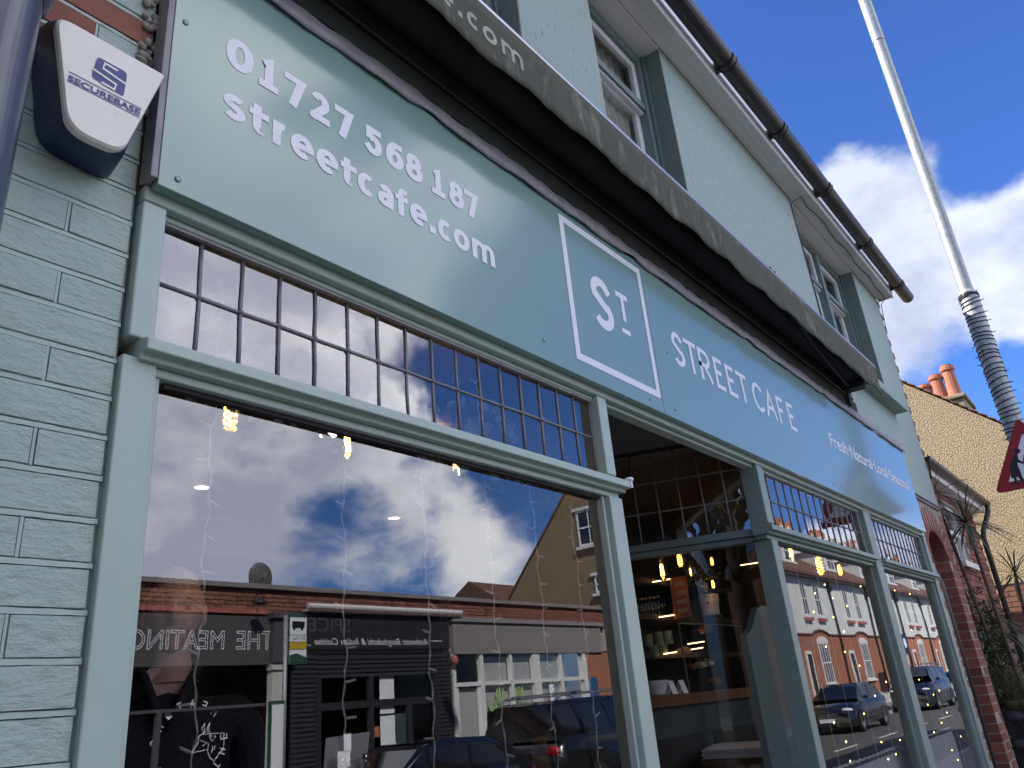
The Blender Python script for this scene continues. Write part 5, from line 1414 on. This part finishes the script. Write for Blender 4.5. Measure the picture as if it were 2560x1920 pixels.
p_navy, p_black, p_red, p_silver, p_blue = paint('car_navy', (.012, .014, .022)), paint('car_black', (.010, .011, .013)), paint('car_red', (.16, .01, .015)), paint('car_silver', (.45, .46, .48)), paint('car_blue', (.02, .05, .14))
car('dark navy hatchback parked in front of the black shopfront', 9.1, -7.9, 1, 4.1, 1.38, 1.75, p_navy)
car('black four wheel drive with a roof rack parked at the far kerb', 13.6, -7.6, -1, 4.7, 1.78, 1.9, p_black, suv=True, rack=True)
car('dark red hatchback parked behind the black four wheel drive', 18.9, -7.7, -1, 4.0, 1.45, 1.75, p_red)
car('glossy black hatchback driving past the terrace windows', 30.6, -8.2, 1, 4.4, 1.50, 1.8, p_black)
car('navy estate with roof bars parked along the terrace', 43.5, -8.6, 1, 4.8, 1.85, 1.95, p_navy, suv=True, rack=True)
car('pale silver car beyond the navy estate', 52.0, -8.4, 1, 4.4, 1.5, 1.8, p_silver)

# ================================================================== inside the cafe
# ---- white light strands hanging behind the window glass


def strand(x, z0, z1, label, y=.135, first=.0, group='white light strands in the window'):
    t = thing('light_strand', label, 'light strand', (x, y, z1), group)
    n = int((z1-z0)/.012); ph = random.random()*6
    pts = [(x+.004*math.sin(i*.35+ph)+.0025*math.sin(i*1.1), y+.002*math.sin(i*.6), z1-(z1-z0)*i/n) for i in range(n+1)]
    mb = MB()
    for s_ in (0, math.pi): mb.tube([(p[0]+.0011*math.cos(i*.9+s_), p[1]+.0011*math.sin(i*.9+s_), p[2]) for i, p in enumerate(pts)], .0017, 4)
    mb.build('wire', m_wire_w, t, smooth=True)
    k = 0; z = z1-.03-first
    while z > z0:
        i = min(n, int((z1-z)/(z1-z0)*n)); p = Vector(pts[i]); a = random.choice((0, math.pi))+random.uniform(-.5, .5); el = random.uniform(-.5, .45)
        d = Vector((math.cos(a)*math.cos(el), .25*math.sin(a), math.sin(el)))
        mb = MB(); mb.tube([p, p+d*.008, p+d*.030], [.0020, .0034, .0030], 6); mb.build('bulb', m_wire_w, t, smooth=True); z -= .079+random.uniform(-.008, .008)
    return t


for x, z1, lab in ((.852, 2.585, 'white light strand nearest the left post, in front of the globe bulb'), (1.204, 2.585, 'white light strand hanging over the white paper notice'),
                   (1.474, 2.235, 'white light strand between the middle bulb and the onion bulb'), (1.735, 2.585, 'white light strand just right of the onion shaped bulb'),
                   (1.960, 2.24, 'white light strand hanging to the left of the black lantern'), (2.055, 2.585, 'short white light strand showing only behind the small leaded panes'),
                   (2.172, 2.24, 'white light strand in front of the black lantern and brass bar')):
    strand(x, .95 if x != 2.055 else 2.25, z1, lab, first=random.uniform(0, .05))
# ---- glowing pendant bulbs


def bulb(px, py, Y, kind, label, cord=True, sc=1.0):
    c = PY(px, py, Y)
    t = thing('pendant_bulb', label, 'light bulb', c, 'filament bulbs hanging in the cafe')
    prof = {'globe': [(.001, -.062), (.03, -.054), (.055, -.028), (.062, .0), (.055, .03), (.032, .052), (.018, .062), (.014, .075)],
            'st': [(.001, -.07), (.018, -.062), (.031, -.035), (.032, -.015), (.024, .03), (.015, .062), (.013, .075)],
            'onion': [(.001, -.055), (.022, -.045), (.034, -.015), (.030, .015), (.018, .045), (.013, .065)]}[kind]
    mb = MB(); mb.lathe([(r*sc, h*sc) for r, h in prof], c, 18); mb.build('glass', m_bulbglass, t, smooth=True)
    mb = MB()
    if kind == 'globe':
        for s_ in (0, math.pi): mb.tube([(c.x+.017*sc*math.cos(i*.55+s_), c.y+.017*sc*math.sin(i*.55+s_), c.z+(-.038+.0034*i)*sc) for i in range(22)], .0032*sc, 5)
    else:
        for s_ in range(6): a = s_*math.pi/3; mb.tube([(c.x+.006*sc*math.cos(a), c.y+.006*sc*math.sin(a), c.z+.035*sc), (c.x+.010*sc*math.cos(a), c.y+.010*sc*math.sin(a), c.z-.035*sc)], .0027*sc, 5)
    mb.build('filament', m_filg if kind == 'globe' else m_fil, t)
    mb = MB(); mb.lathe([(.014*sc, .066*sc), (.019*sc, .07*sc), (.019*sc, .12*sc), (.008*sc, .135*sc)], c, 12); mb.build('lamp_cap', m_cream2, t, smooth=True)
    if cord: mb = MB(); mb.tube([(c.x, c.y, c.z+.13*sc), (c.x, c.y, 2.858)], .003, 5); mb.build('cord', m_wire_b, t)
    return t


bulb(577, 1035, .6, 'globe', 'round globe bulb with spiral filament at the left of the big window')
bulb(868, 1105, .6, 'st', 'tapered filament bulb in the middle of the big window under the transom')
bulb(1140, 1165, .6, 'onion', 'onion shaped filament bulb at the right of the big window')
bulb(1100, 1075, .95, 'globe', 'dim globe bulb seen through the small leaded panes')
bulb(1362, 1480, .9, 'globe', 'small spiral bulb in front of the reflected brick parapet', sc=.55)
bulb(1500, 1478, .9, 'st', 'small bulb beside the reflected white window at the right of the pane', sc=.7)
bulb(1655, 1425, 1.05, 'st', 'bright tapered bulb seen through the door recess')
bulb(1700, 1402, 1.05, 'globe', 'large globe bulb seen through the door recess under the transom', sc=.8)
bulb(1726, 1428, 1.3, 'st', 'small bulb just right of the large globe in the door recess', sc=.6)
bulb(1780, 1405, 1.3, 'globe', 'upper of two spiral reflections of the globe bulb, built as bulbs by the corner post', sc=.55)  # this and the next: reflections of the globe modelled as separate glowing bulbs
bulb(1783, 1462, 1.3, 'globe', 'lower of two spiral reflections of the globe bulb, built as bulbs by the corner post', sc=.55)
bulb(1977, 1380, .42, 'st', 'tilted bright bulb at the top left of the first right-hand bay', sc=.9)
bulb(2050, 1418, .42, 'globe', 'amber globe bulb in front of the reflected terrace roof', sc=1.1)
bulb(2100, 1427, .42, 'globe', 'spiral bulb right of the amber globe in the first bay', sc=.7)
bulb(2208, 1445, .30, 'st', 'bulb at the top left corner of the last bay', sc=.8)
for i, (px, py, lab) in enumerate(((820, 1087, 'round ceiling downlight beside the middle bulb'), (505, 1217, 'round ceiling downlight beside the leftmost light strand'), (985, 1294, 'round ceiling downlight over the dark cloud'), (572, 1375, 'round ceiling downlight lowest on the left above the man'), (1288, 1200, 'round ceiling downlight right of the onion bulb'))):
    p = PZ(px, py, 2.858); t = thing('downlight', lab, 'ceiling light', (p.x, p.y, 2.858), 'round downlights in the cafe ceiling')
    mb = MB(); mb.lathe([(.0, -.004), (.040, -.004)], p, 18); mb.build('glow', m_down, t)
    mb = MB(); mb.lathe([(.040, -.002), (.042, -.006), (.052, -.004), (.053, .001)], p, 18); mb.build('rim', m_wframe, t, smooth=True)
# ---- garland of pale leaves behind the leaded panes
gd = thing('leaf_garland', 'garland of pale eucalyptus leaves hanging behind the leaded panes', 'garland', (1.3, .3, 2.5))
mb = MB(); mb.tube([(.66+i*.08, .26+.03*math.sin(i*1.3), 2.52+.06*math.sin(i*.9)) for i in range(21)], .004, 5); mb.build('stem', m_leaf, gd)
mb = MB()
for i in range(170):
    x = random.uniform(.66, 2.2); c = Vector((x, .26+random.uniform(-.06, .06), 2.44+.06*math.sin((x-.66)/.08*.9)+random.uniform(-.20, .10)))
    u = Vector((random.uniform(-1, 1), random.uniform(-.6, .6), random.uniform(-1, .6))).normalized(); v = u.cross(Vector((random.uniform(-.4, .4), -1, random.uniform(-.4, .4)))).normalized(); l = random.uniform(.018, .034); w_ = l*.62
    mb.poly([c-u*l, c-u*l*.4+v*w_, c+u*l*.4+v*w_*.9, c+u*l, c+u*l*.4-v*w_*.9, c-u*l*.4-v*w_])
o = mb.build('leaf', m_leafpale, gd); o['kind'] = 'stuff'
# ---- notice held by two clips
nt_ = thing('paper_notice', 'blank white sheet held inside the window by two chrome ball clips', 'notice', (1.23, .16, 1.5))
q = [PY(*p, .15) for p in ((815, 1845), (924, 1829), (910, 1990), (803, 2000))]
mb = MB(); mb.add([tuple(p) for p in q]+[tuple(p+Vector((0, .001, 0))) for p in q], [(0, 1, 2, 3), (7, 6, 5, 4), (0, 4, 5, 1), (1, 5, 6, 2), (2, 6, 7, 3), (3, 7, 4, 0)]); mb.build('sheet', m_paper, nt_)
for px, py in ((853, 1900), (912, 1891)):
    c = PY(px, py, .12); mb = MB(); mb.sphere(c, .0085, n=14, m=10); mb.tube([c, c-Vector((-.004, -.004, .02))], .006, 8); mb.sphere(c+Vector((.010, .01, -.018)), .013, .012, .011, 12, 8); mb.build('clip', m_chrome, nt_, smooth=True)
# ---- lantern and brass bar on the sill
la = thing('lantern', 'black framed glass lantern holding a cream candle on the window sill', 'lantern', (2.41, .5, 1.3))
lx0, lx1, ly0, ly1, lz0, lz1 = 2.32, 2.49, .42, .58, 1.36, 1.56
mb = MB()
for x in (lx0, lx1-.012):
    for y in (ly0, ly1-.012): mb.box(x, x+.012, y, y+.012, lz0, lz1)
mb.box(lx0-.01, lx1+.01, ly0-.01, ly1+.01, lz1, lz1+.015); mb.box(lx0-.02, lx1+.02, ly0-.02, ly1+.02, lz0-.03, lz0); mb.build('frame', m_shopblk, la)
mb = MB(); mb.lathe([(0, .14), (.05, .14), (.055, .13), (.055, .0)], ((lx0+lx1)/2, .5, lz0), 18); mb.build('candle', m_candle, la, smooth=True)
mb = MB(); mb.quad((lx0, ly0, lz0), (lx1, ly0, lz0), (lx1, ly0, lz1), (lx0, ly0, lz1)); mb.build('pane', m_clearg, la)
bb = thing('brass_bar', 'slanting brass bar rising behind the black lantern', 'bar', PY(1400, 1890, .6))
mb = MB(); mb.tube([PY(1385, 1915, .6), PY(1473, 1772, .62)], .009, 12); mb.build('rod', m_gold, bb, smooth=True); mb = MB(); mb.sphere(PY(1475, 1768, .62), .012); mb.build('finial', m_gold, bb, smooth=True)
mb = MB(); mb.box(.62, 2.29, .14, .62, 1.24, 1.30); struct(mb.build('window_ledge', m_brownw))

# ---- the man inside the left window
E_ = PY(436, 1517, .78)               # between the eyes
face_dir = (Vector((-.05, -1.3, E_.z))-Vector((E_.x, E_.y, E_.z))).normalized(); fz = math.atan2(-face_dir.x, face_dir.y)
mn = thing('person', 'man with short grey hair in a dark jacket standing inside the left window', 'person', (E_.x, E_.y, .28))
HC = Vector((E_.x, E_.y, E_.z))-Vector((face_dir.x, face_dir.y, 0))*.085
Rz = Matrix.Rotation(math.atan2(face_dir.x, -face_dir.y), 3, 'Z')   # local -y looks out of the window


def head_fn(d, p):
    p = Vector((d.x*.076, d.y*.096, d.z*.118))
    if d.z < 0: p.x *= 1-.30*(-d.z)**1.3; p.y += -.012*(-d.z)*(1 if d.y < .3 else 0)
    def bump(cx, cz, sx, sz, a):
        if d.y < 0: p.y -= a*math.exp(-((p.x-cx)/sx)**2-((p.z-cz)/sz)**2)
    bump(0, -.022, .013, .022, .026); bump(0, -.036, .017, .010, .010); bump(0, .02, .05, .012, .008)
    for s_ in (-1, 1): bump(s_*.032, -.004, .016, .011, -.013); bump(s_*.036, -.035, .018, .016, .005)
    bump(0, -.064, .022, .006, .007); bump(0, -.071, .026, .003, -.006); bump(0, -.078, .020, .006, .007); bump(0, -.102, .022, .012, .010)
    return p


def toworld(v): return tuple(HC+Rz@Vector(v))


mb = MB(); mb.sphere((0, 0, 0), 1, n=56, m=44, fn=head_fn)
mb.lathe([(.052, -.085), (.050, -.12), (.056, -.16), (.075, -.19)], (0, .018, 0), 20)
for s_ in (-1, 1): mb.sphere((s_*.079, .012, -.012), .008, .020, .033, 10, 8)
mb.v = [toworld(v) for v in mb.v]; mb.build('head', m_skin, mn, smooth=True)
mb = MB()
for s_ in (-1, 1): mb.sphere((s_*.032, -.0745, -.003), .0125, .0120, .0062, 12, 8)
mb.v = [toworld(v) for v in mb.v]; mb.build('eye', m_eye, mn, smooth=True)
mb = MB()
for s_ in (-1, 1): mb.sphere((s_*.033, -.0855, -.003), .0050, .003, .0050, 10, 6)
mb.v = [toworld(v) for v in mb.v]; mb.build('iris', m_slate, mn, smooth=True)
mb = MB(); mb.sphere((0, 0, 0), 1, n=40, m=30, fn=lambda d, p: Vector((d.x*.080, d.y*.100+.003, d.z*.123))*(1.0+.012*math.sin(d.x*60)*math.sin(d.z*50+d.y*40)))
keep = [f for f in mb.f if all((mb.v[i][2] > .066 and mb.v[i][1] > -.085) or (mb.v[i][1] > -.005 and mb.v[i][2] > -.05) for i in f)]
mb.f = keep; mb.m = [0]*len(keep); mb.v = [toworld(v) for v in mb.v]; mb.build('hair', m_hair, mn, smooth=True)
mb = MB()
for s_ in (-1, 1): mb.tube([(s_*.018, -.089, .017), (s_*.034, -.088, .022), (s_*.052, -.074, .016)], [.003, .004, .002], 6)
mb.v = [toworld(v) for v in mb.v]; mb.build('eyebrow', m_dishg, mn)
mb = MB(); mb.tube([(-.026, -.088, -.073), (-.010, -.0985, -.0715), (0, -.0995, -.073), (.010, -.0985, -.0715), (.026, -.088, -.073)], [.0012, .0026, .0022, .0026, .0012], 6)
mb.v = [toworld(v) for v in mb.v]; mb.build('mouth', m_lips, mn)
# body: one skinned figure
joints = {'pel': (0, .03, -.86), 'waist': (0, .03, -.66), 'chest': (0, .03, -.42), 'neck': (0, .03, -.235), 'ntop': (0, .022, -.175)}
sk_v, sk_e, sk_r, idx = [], [], [], {}
def J(n, p, r, par=None):
    idx[n] = len(sk_v); sk_v.append(toworld(p)); sk_r.append(r)
    if par: sk_e.append((idx[par], idx[n]))
J('pel', (0, .03, -.86), (.17, .13)); J('waist', (0, .03, -.66), (.165, .12), 'pel'); J('chest', (0, .03, -.40), (.19, .125), 'waist'); J('neck', (0, .028, -.235), (.085, .08), 'chest'); J('coll', (0, .02, -.185), (.068, .068), 'neck')
for s_, n in ((-1, 'L'), (1, 'R')):
    J('sh'+n, (s_*.19, .03, -.265), (.07, .07), 'chest'); J('el'+n, (s_*.26, .06, -.55), (.055, .055), 'sh'+n); J('wr'+n, (s_*.25, -.03, -.80), (.040, .040), 'el'+n)
    J('hp'+n, (s_*.10, .03, -.93), (.10, .10), 'pel'); J('kn'+n, (s_*.11, .02, -1.33), (.07, .07), 'hp'+n); J('an'+n, (s_*.11, .04, -1.62), (.05, .05), 'kn'+n)
me = bpy.data.meshes.new('body'); me.from_pydata(sk_v, sk_e, []); bo_ = bpy.data.objects.new('body', me); COL.objects.link(bo_); me.materials.append(m_coat); attach(bo_, mn)
sk = bo_.modifiers.new('skin', 'SKIN'); me.skin_vertices or None
if not me.skin_vertices:
    bm_ = __import__('bmesh').new(); bm_.from_mesh(me); ly = bm_.verts.layers.skin.verify(); bm_.to_mesh(me); bm_.free()
for i, r_ in enumerate(sk_r): me.skin_vertices[0].data[i].radius = r_
me.skin_vertices[0].data[0].use_root = True
sb = bo_.modifiers.new('sub', 'SUBSURF'); sb.levels = 2; sb.render_levels = 2
mb = MB(); mb.add([(-.062, -.045, -.165), (0, -.062, -.30), (.062, -.045, -.165), (.05, -.03, -.150), (-.05, -.03, -.150)], [(0, 1, 2, 3, 4)]); mb.v = [toworld(v) for v in mb.v]; mb.build('shirt_opening', m_skin, mn)
mb = MB()
for s_ in (-1, 1): mb.tube([(s_*.075, .04, -.150), (s_*.068, -.03, -.165), (s_*.030, -.085, -.245), (s_*.004, -.100, -.31)], [.014, .015, .013, .008], 8)
mb.v = [toworld(v) for v in mb.v]; mb.build('collar', m_coat, mn, smooth=True)
for s_ in (-1, 1):
    w0_ = Vector((s_*.25, -.03, -.80)); mb = MB()
    mb.tube([w0_, w0_+Vector((0, -.012, -.05)), w0_+Vector((0, -.02, -.09))], [.026, .040, .036], 10)
    for k in range(4):
        b_ = w0_+Vector(((k-1.5)*.019, -.02, -.088)); l = (.062, .072, .068, .054)[k]
        mb.tube([b_, b_+Vector((0, -.012, -l*.5)), b_+Vector((0, -.034, -l*.9))], [.010, .009, .007], 8)
    b_ = w0_+Vector((-s_*.030, -.025, -.045)); mb.tube([b_, b_+Vector((-s_*.018, -.018, -.03)), b_+Vector((-s_*.018, -.03, -.058))], [.012, .010, .008], 8)
    mb.v = [toworld(v) for v in mb.v]; mb.build('hand', m_skin, mn, smooth=True)
    mb = MB(); a_ = Vector((s_*.11, .04, -1.62)); mb.tube([a_+Vector((0, .05, -.055)), a_+Vector((0, -.02, -.05)), a_+Vector((0, -.12, -.062)), a_+Vector((0, -.17, -.07))], [.03, .045, .038, .022], 10); mb.v = [toworld(v) for v in mb.v]; mb.build('shoe', m_shopblk, mn, smooth=True)

# ---- counter, shelves and what stands on them, seen through the recess window
ct = thing('serving_counter', 'dark serving counter with a brown wooden top inside the cafe', 'counter', (5.0, 1.4, .28))
mb = MB(); mb.box(4.28, 6.2, 1.18, 1.62, 1.525, 1.59); mb.build('top', m_wood, ct, bevel=.004)
mb = MB(); mb.box(4.32, 6.15, 1.23, 1.60, .28, 1.524); mb.build('front_panel', m_slate, ct)
mb = MB(); mb.box(4.45, 5.05, 1.222, 1.229, .6, 1.35); mb.box(5.2, 5.9, 1.222, 1.229, .6, 1.35); mb.build('panel_moulding', m_dark, ct)
ch_ = PY(1638, 1730, 1.28)
bw_ = thing('bowl', 'white ribbed bowl at the left end of the counter', 'bowl', (ch_.x, 1.28, 1.592))
mb = MB(); mb.lathe([(.0, .004), (.055, .0), (.062, .004)]+[(.062+.028*i/8+(.0015 if i % 2 else 0), .004+.082*i/8) for i in range(1, 9)]+[(.085, .084), (.058, .012), (0, .010)], (ch_.x, 1.28, 1.592), 24); mb.build('body', m_bowl, bw_, smooth=True)
shf = thing('wall_shelf', 'brown wall shelves with warm light strips above the counter', 'shelf', (5.2, 1.8, 2.0))
mz = PY(1650, 1642, 1.6).z
for k_, zz in enumerate((mz, PY(1640, 1548, 1.6).z, PY(1640, 1462, 1.6).z)):
    mb = MB(); mb.box(4.45, 6.6, 1.50, 1.95, zz-.018, zz+.018); mb.build('shelf_board', m_brownw, shf)
mb = MB(); mb.box(4.2, 7.1, 1.96, 1.99, .3, 2.84); mb.build('back_board', m_brownw, shf)
for a, b in (((1632, 1455), (1678, 1447)), ((1648, 1543), (1687, 1537)), ((1660, 1635), (1757, 1619)), ((1852, 1413), (1926, 1402)), ((1720, 1610), (1760, 1604))):
    mb = MB(); mb.tube([PY(*a, 1.46), PY(*b, 1.46)], .0045, 6); mb.build('light_strip', m_led, shf)
for i, (px, py) in enumerate(((1618, 1604), (1644, 1598), (1668, 1594), (1632, 1632), (1655, 1626))):
    c = PY(px, py, 1.53); t = thing('mug', ('green mug, %s of the %s row on the lit shelf' % (('leftmost', 'middle', 'rightmost', 'left', 'right')[i], ('upper', 'lower')[i > 2])), 'mug', (c.x, c.y, c.z-.04), 'green mugs on the shelf')
    mb = MB(); mb.lathe([(0, -.042), (.036, -.042), (.040, -.036), (.040, .045), (.036, .045), (.036, -.034), (0, -.034)], c, 18); mb.build('cup', m_mug, t, smooth=True)
    mb = MB(); mb.tube([c+Vector((.038, -.0, .028)), c+Vector((.062, -.0, .022)), c+Vector((.062, 0, -.02)), c+Vector((.038, 0, -.026))], .005, 6); mb.build('handle', m_mug, t)
for i in range(13):
    px = 1584+i*8.5; c = PY(px, 1520-(i*8.5)*.16, 1.58); t = thing('glass', 'tall drinking glass standing in the long row on the upper shelf', 'glass', (c.x, c.y, c.z-.08), 'stacked drinking glasses on the upper shelf')
    mb = MB(); mb.lathe([(0, -.075), (.024, -.075), (.032, .085), (.030, .085), (.022, -.065)], c, 12); mb.build('tumbler', m_clearg, t, smooth=True)
mb_ = thing('menu_board', 'dark red menu board with pale strips on the shelf upright', 'menu board', PY(1700, 1490, 1.44))
q = [PY(*p, 1.44) for p in ((1680, 1445), (1716, 1438), (1728, 1540), (1692, 1548))]; mb = MB(); mb.add([tuple(p) for p in q]+[tuple(p+Vector((0, .02, 0))) for p in q], [(0, 1, 2, 3), (7, 6, 5, 4), (0, 4, 5, 1), (1, 5, 6, 2), (2, 6, 7, 3), (3, 7, 4, 0)]); mb.build('board', m_redbrick, mb_)
mb = MB()
for k_ in range(4):
    q = [PY(1684+k_*3+dx, 1458+k_*22+dy, 1.436) for dx, dy in ((0, 0), (26, -6), (28, 4), (2, 10))]; mb.poly(q)
mb.build('chalk_line', m_greyfas, mb_)
pc = PY(1775, 1512, 1.42); pt_ = thing('potted_plant', 'bushy dark green plant in a white slotted pot above the counter', 'plant', (pc.x, pc.y, pc.z-.08))
mb = MB(); mb.lathe([(0, -.075), (.060, -.075), (.078, .075), (.072, .075), (.06, -.05)], pc, 18); mb.build('pot', m_bowl, pt_, smooth=True)
mb = MB()
for i in range(170):
    c = pc+Vector((random.gauss(-.03, .10), random.gauss(0, .05), .20+random.gauss(0, .09))); d = Vector((random.uniform(-1, 1), random.uniform(-1, 1), random.uniform(-.3, 1))).normalized()*.05; s2 = d.cross(Vector((0, 1, .3))).normalized()*.011
    mb.quad(c, c+d*.5+s2, c+d, c+d*.5-s2)
o = mb.build('foliage', m_leaf, pt_); o['kind'] = 'stuff'
dc_ = thing('display_case', 'glass cake display case with pastries on the counter', 'display case', (5.3, 1.4, 1.6))
x0_, x1_ = 4.95, 5.95
mb = MB()
for p in ((x0_, 1.22), (x1_, 1.22)): mb.box(p[0]-.004, p[0]+.004, 1.216, 1.224, 1.592, 2.02)
mb.box(x0_, x1_, 1.216, 1.224, 2.021, 2.03); mb.build('edge', m_mug, dc_)
mb = MB(); mb.quad((x0_, 1.22, 1.592), (x1_, 1.22, 1.592), (x1_, 1.22, 2.02), (x0_, 1.22, 2.02)); mb.box(x0_, x1_, 1.24, 1.48, 1.80, 1.806); mb.build('pane', m_clearg, dc_)
for i, (px, py, r_, m_) in enumerate(((1786, 1704, .05, m_bread), (1752, 1662, .045, m_candle), (1728, 1668, .04, m_bread), (1771, 1658, .04, m_candle), (1762, 1572, .055, m_bread), (1710, 1628, .05, m_skin))):
    c = PY(px, py, 1.36); t = thing('pastry', ('browned loaf low in the glass case', 'pale iced bun on the glass shelf', 'small brown roll left of the iced buns', 'pale bun at the right of the glass shelf', 'large brown cake under the top of the glass case', 'pink cake slice at the left of the glass case')[i], 'pastry', c, 'pastries in the glass case')
    mb = MB(); mb.sphere(c, r_, r_, r_*.6, 14, 8, fn=lambda d, p: p*(1+.10*math.sin(d.x*9)*math.sin(d.y*7+1))); mb.build('crust', m_, t, smooth=True)
for i, (px, py) in enumerate(((1683, 1722), (1709, 1720))):
    c = PY(px, py, 1.21); t = thing('price_card', ('folded white card on the counter beside the bowl', 'folded white card in front of the display case')[i], 'card', (c.x, c.y, 1.592))
    mb = MB(); mb.add([(c.x-.03, c.y-.01, 1.592), (c.x+.02, c.y-.02, 1.592), (c.x+.03, c.y+.01, 1.672), (c.x-.02, c.y+.02, 1.672), (c.x-.02, c.y+.05, 1.592), (c.x+.03, c.y+.04, 1.592)], [(0, 1, 2, 3), (3, 2, 5, 4)]); mb.build('card', m_paper, t)
# table with papers in the recess bay
tz = 1.22
tp = [PZ(*p, tz) for p in ((1752, 1900), (1790, 1878), (1935, 1870), (1932, 1893))]
tb_ = thing('side_table', 'brown wooden side table behind the recess glass', 'table', (tp[0].x, tp[0].y, .28))
mb = MB(); mb.prism([(p.x, p.y) for p in tp], 'z', tz-.035, tz); mb.build('top', m_wood, tb_)
cxt = sum(p.x for p in tp)/4; cyt = sum(p.y for p in tp)/4
for dx, dy in ((-.25, -.06), (.25, -.06), (-.25, .08), (.25, .08)): mb = MB(); mb.box(cxt+dx-.02, cxt+dx+.02, cyt+dy-.02, cyt+dy+.02, .28, tz-.036); mb.build('leg', m_wood, tb_)
pp = thing('paper_stack', 'fanned stack of white papers lying on the side table', 'paper stack', (cxt, cyt, tz))
for k_ in range(6):
    mb = MB(); sh_ = Vector((random.uniform(-.02, .02), random.uniform(-.008, .008), 0)); mb.prism([((p+sh_).x*.96+cxt*.04, (p+sh_).y*.96+cyt*.04) for p in tp], 'z', tz+.003+k_*.008, tz+.009+k_*.008); mb.build('sheet', m_paper, pp)
# curved screen inside the first bay
sc_ = thing('seat_screen', 'tall grey green seat screen with a scooped top corner inside the first bay', 'screen', (4.1, .35, .28))
prof = [(3.93, .28), (3.93, 1.835), (3.97, 1.845), (4.03, 1.875), (4.08, 1.925), (4.13, 1.965), (4.20, 1.985), (4.42, 1.99), (4.42, .28)]
mb = MB(); mb.prism(prof, 'y', .34, .375); mb.build('panel', m_screen, sc_)
# half curtains and fairy lights in the bays
for i, (xa, xb, lab) in enumerate(((4.35, 5.62, 'grey half curtain gathered on a rod in the first bay'), (5.85, 7.10, 'grey half curtain gathered on a rod in the last bay'))):
    t = thing('cafe_curtain', lab, 'curtain', ((xa+xb)/2, .20, .6), 'half curtains in the bays')
    mb = MB(); mb.grid(lambda u, v, xa=xa, xb=xb: (xa+(xb-xa)*u, .20+(.010+.012*v)*math.sin(u*95+2*math.sin(u*9))*(1 if v > .08 else .6), 1.185-.60*v+.003*math.sin(u*95)), 220, 8); mb.build('fabric', m_curtain, t, smooth=True)
    mb = MB(); mb.tube([(xa-.03, .20, 1.165), (xb+.03, .20, 1.165)], .010, 10); mb.build('rod', m_shopblk, t, smooth=True)
fy = thing('fairy_light_string', 'tiny warm fairy lights on thin wires hanging across the right-hand bays', 'string light', (5.5, .16, 2.2))
dots = [(490, 75), (800, 90), (560, 190), (405, 150), (685, 260), (395, 310), (565, 355), (655, 480), (500, 610), (665, 655), (790, 775), (925, 1035), (1020, 915), (1095, 125), (1225, 155), (1240, 465), (1190, 770), (1305, 895), (1430, 1025), (1480, 990), (1380, 1112), (1545, 1180), (1500, 1268), (1435, 1350), (1665, 1385), (830, 1190), (570, 1268), (675, 1432), (980, 1435), (1140, 1418), (1105, 1540), (1040, 1583), (1590, 1505), (1640, 1590), (250, 870), (710, 1600)]
for px, py in dots:
    c = PY(1920+px/3.456, 1440+py/3.456, .15); mb = MB(); mb.sphere(c, .0040, .0040, .0052, 8, 6); mb.build('bulb', m_dot, fy, smooth=True)
mb = MB()
for x in (4.02, 4.3, 4.62, 4.95, 5.28, 5.75, 6.08, 6.4, 6.72, 7.0): mb.tube([(x+.006*math.sin(k_*1.7+x), .15, 2.24-k_*.08) for k_ in range(18)], .0011, 4)
mb.build('wire', m_wire_w, fy)
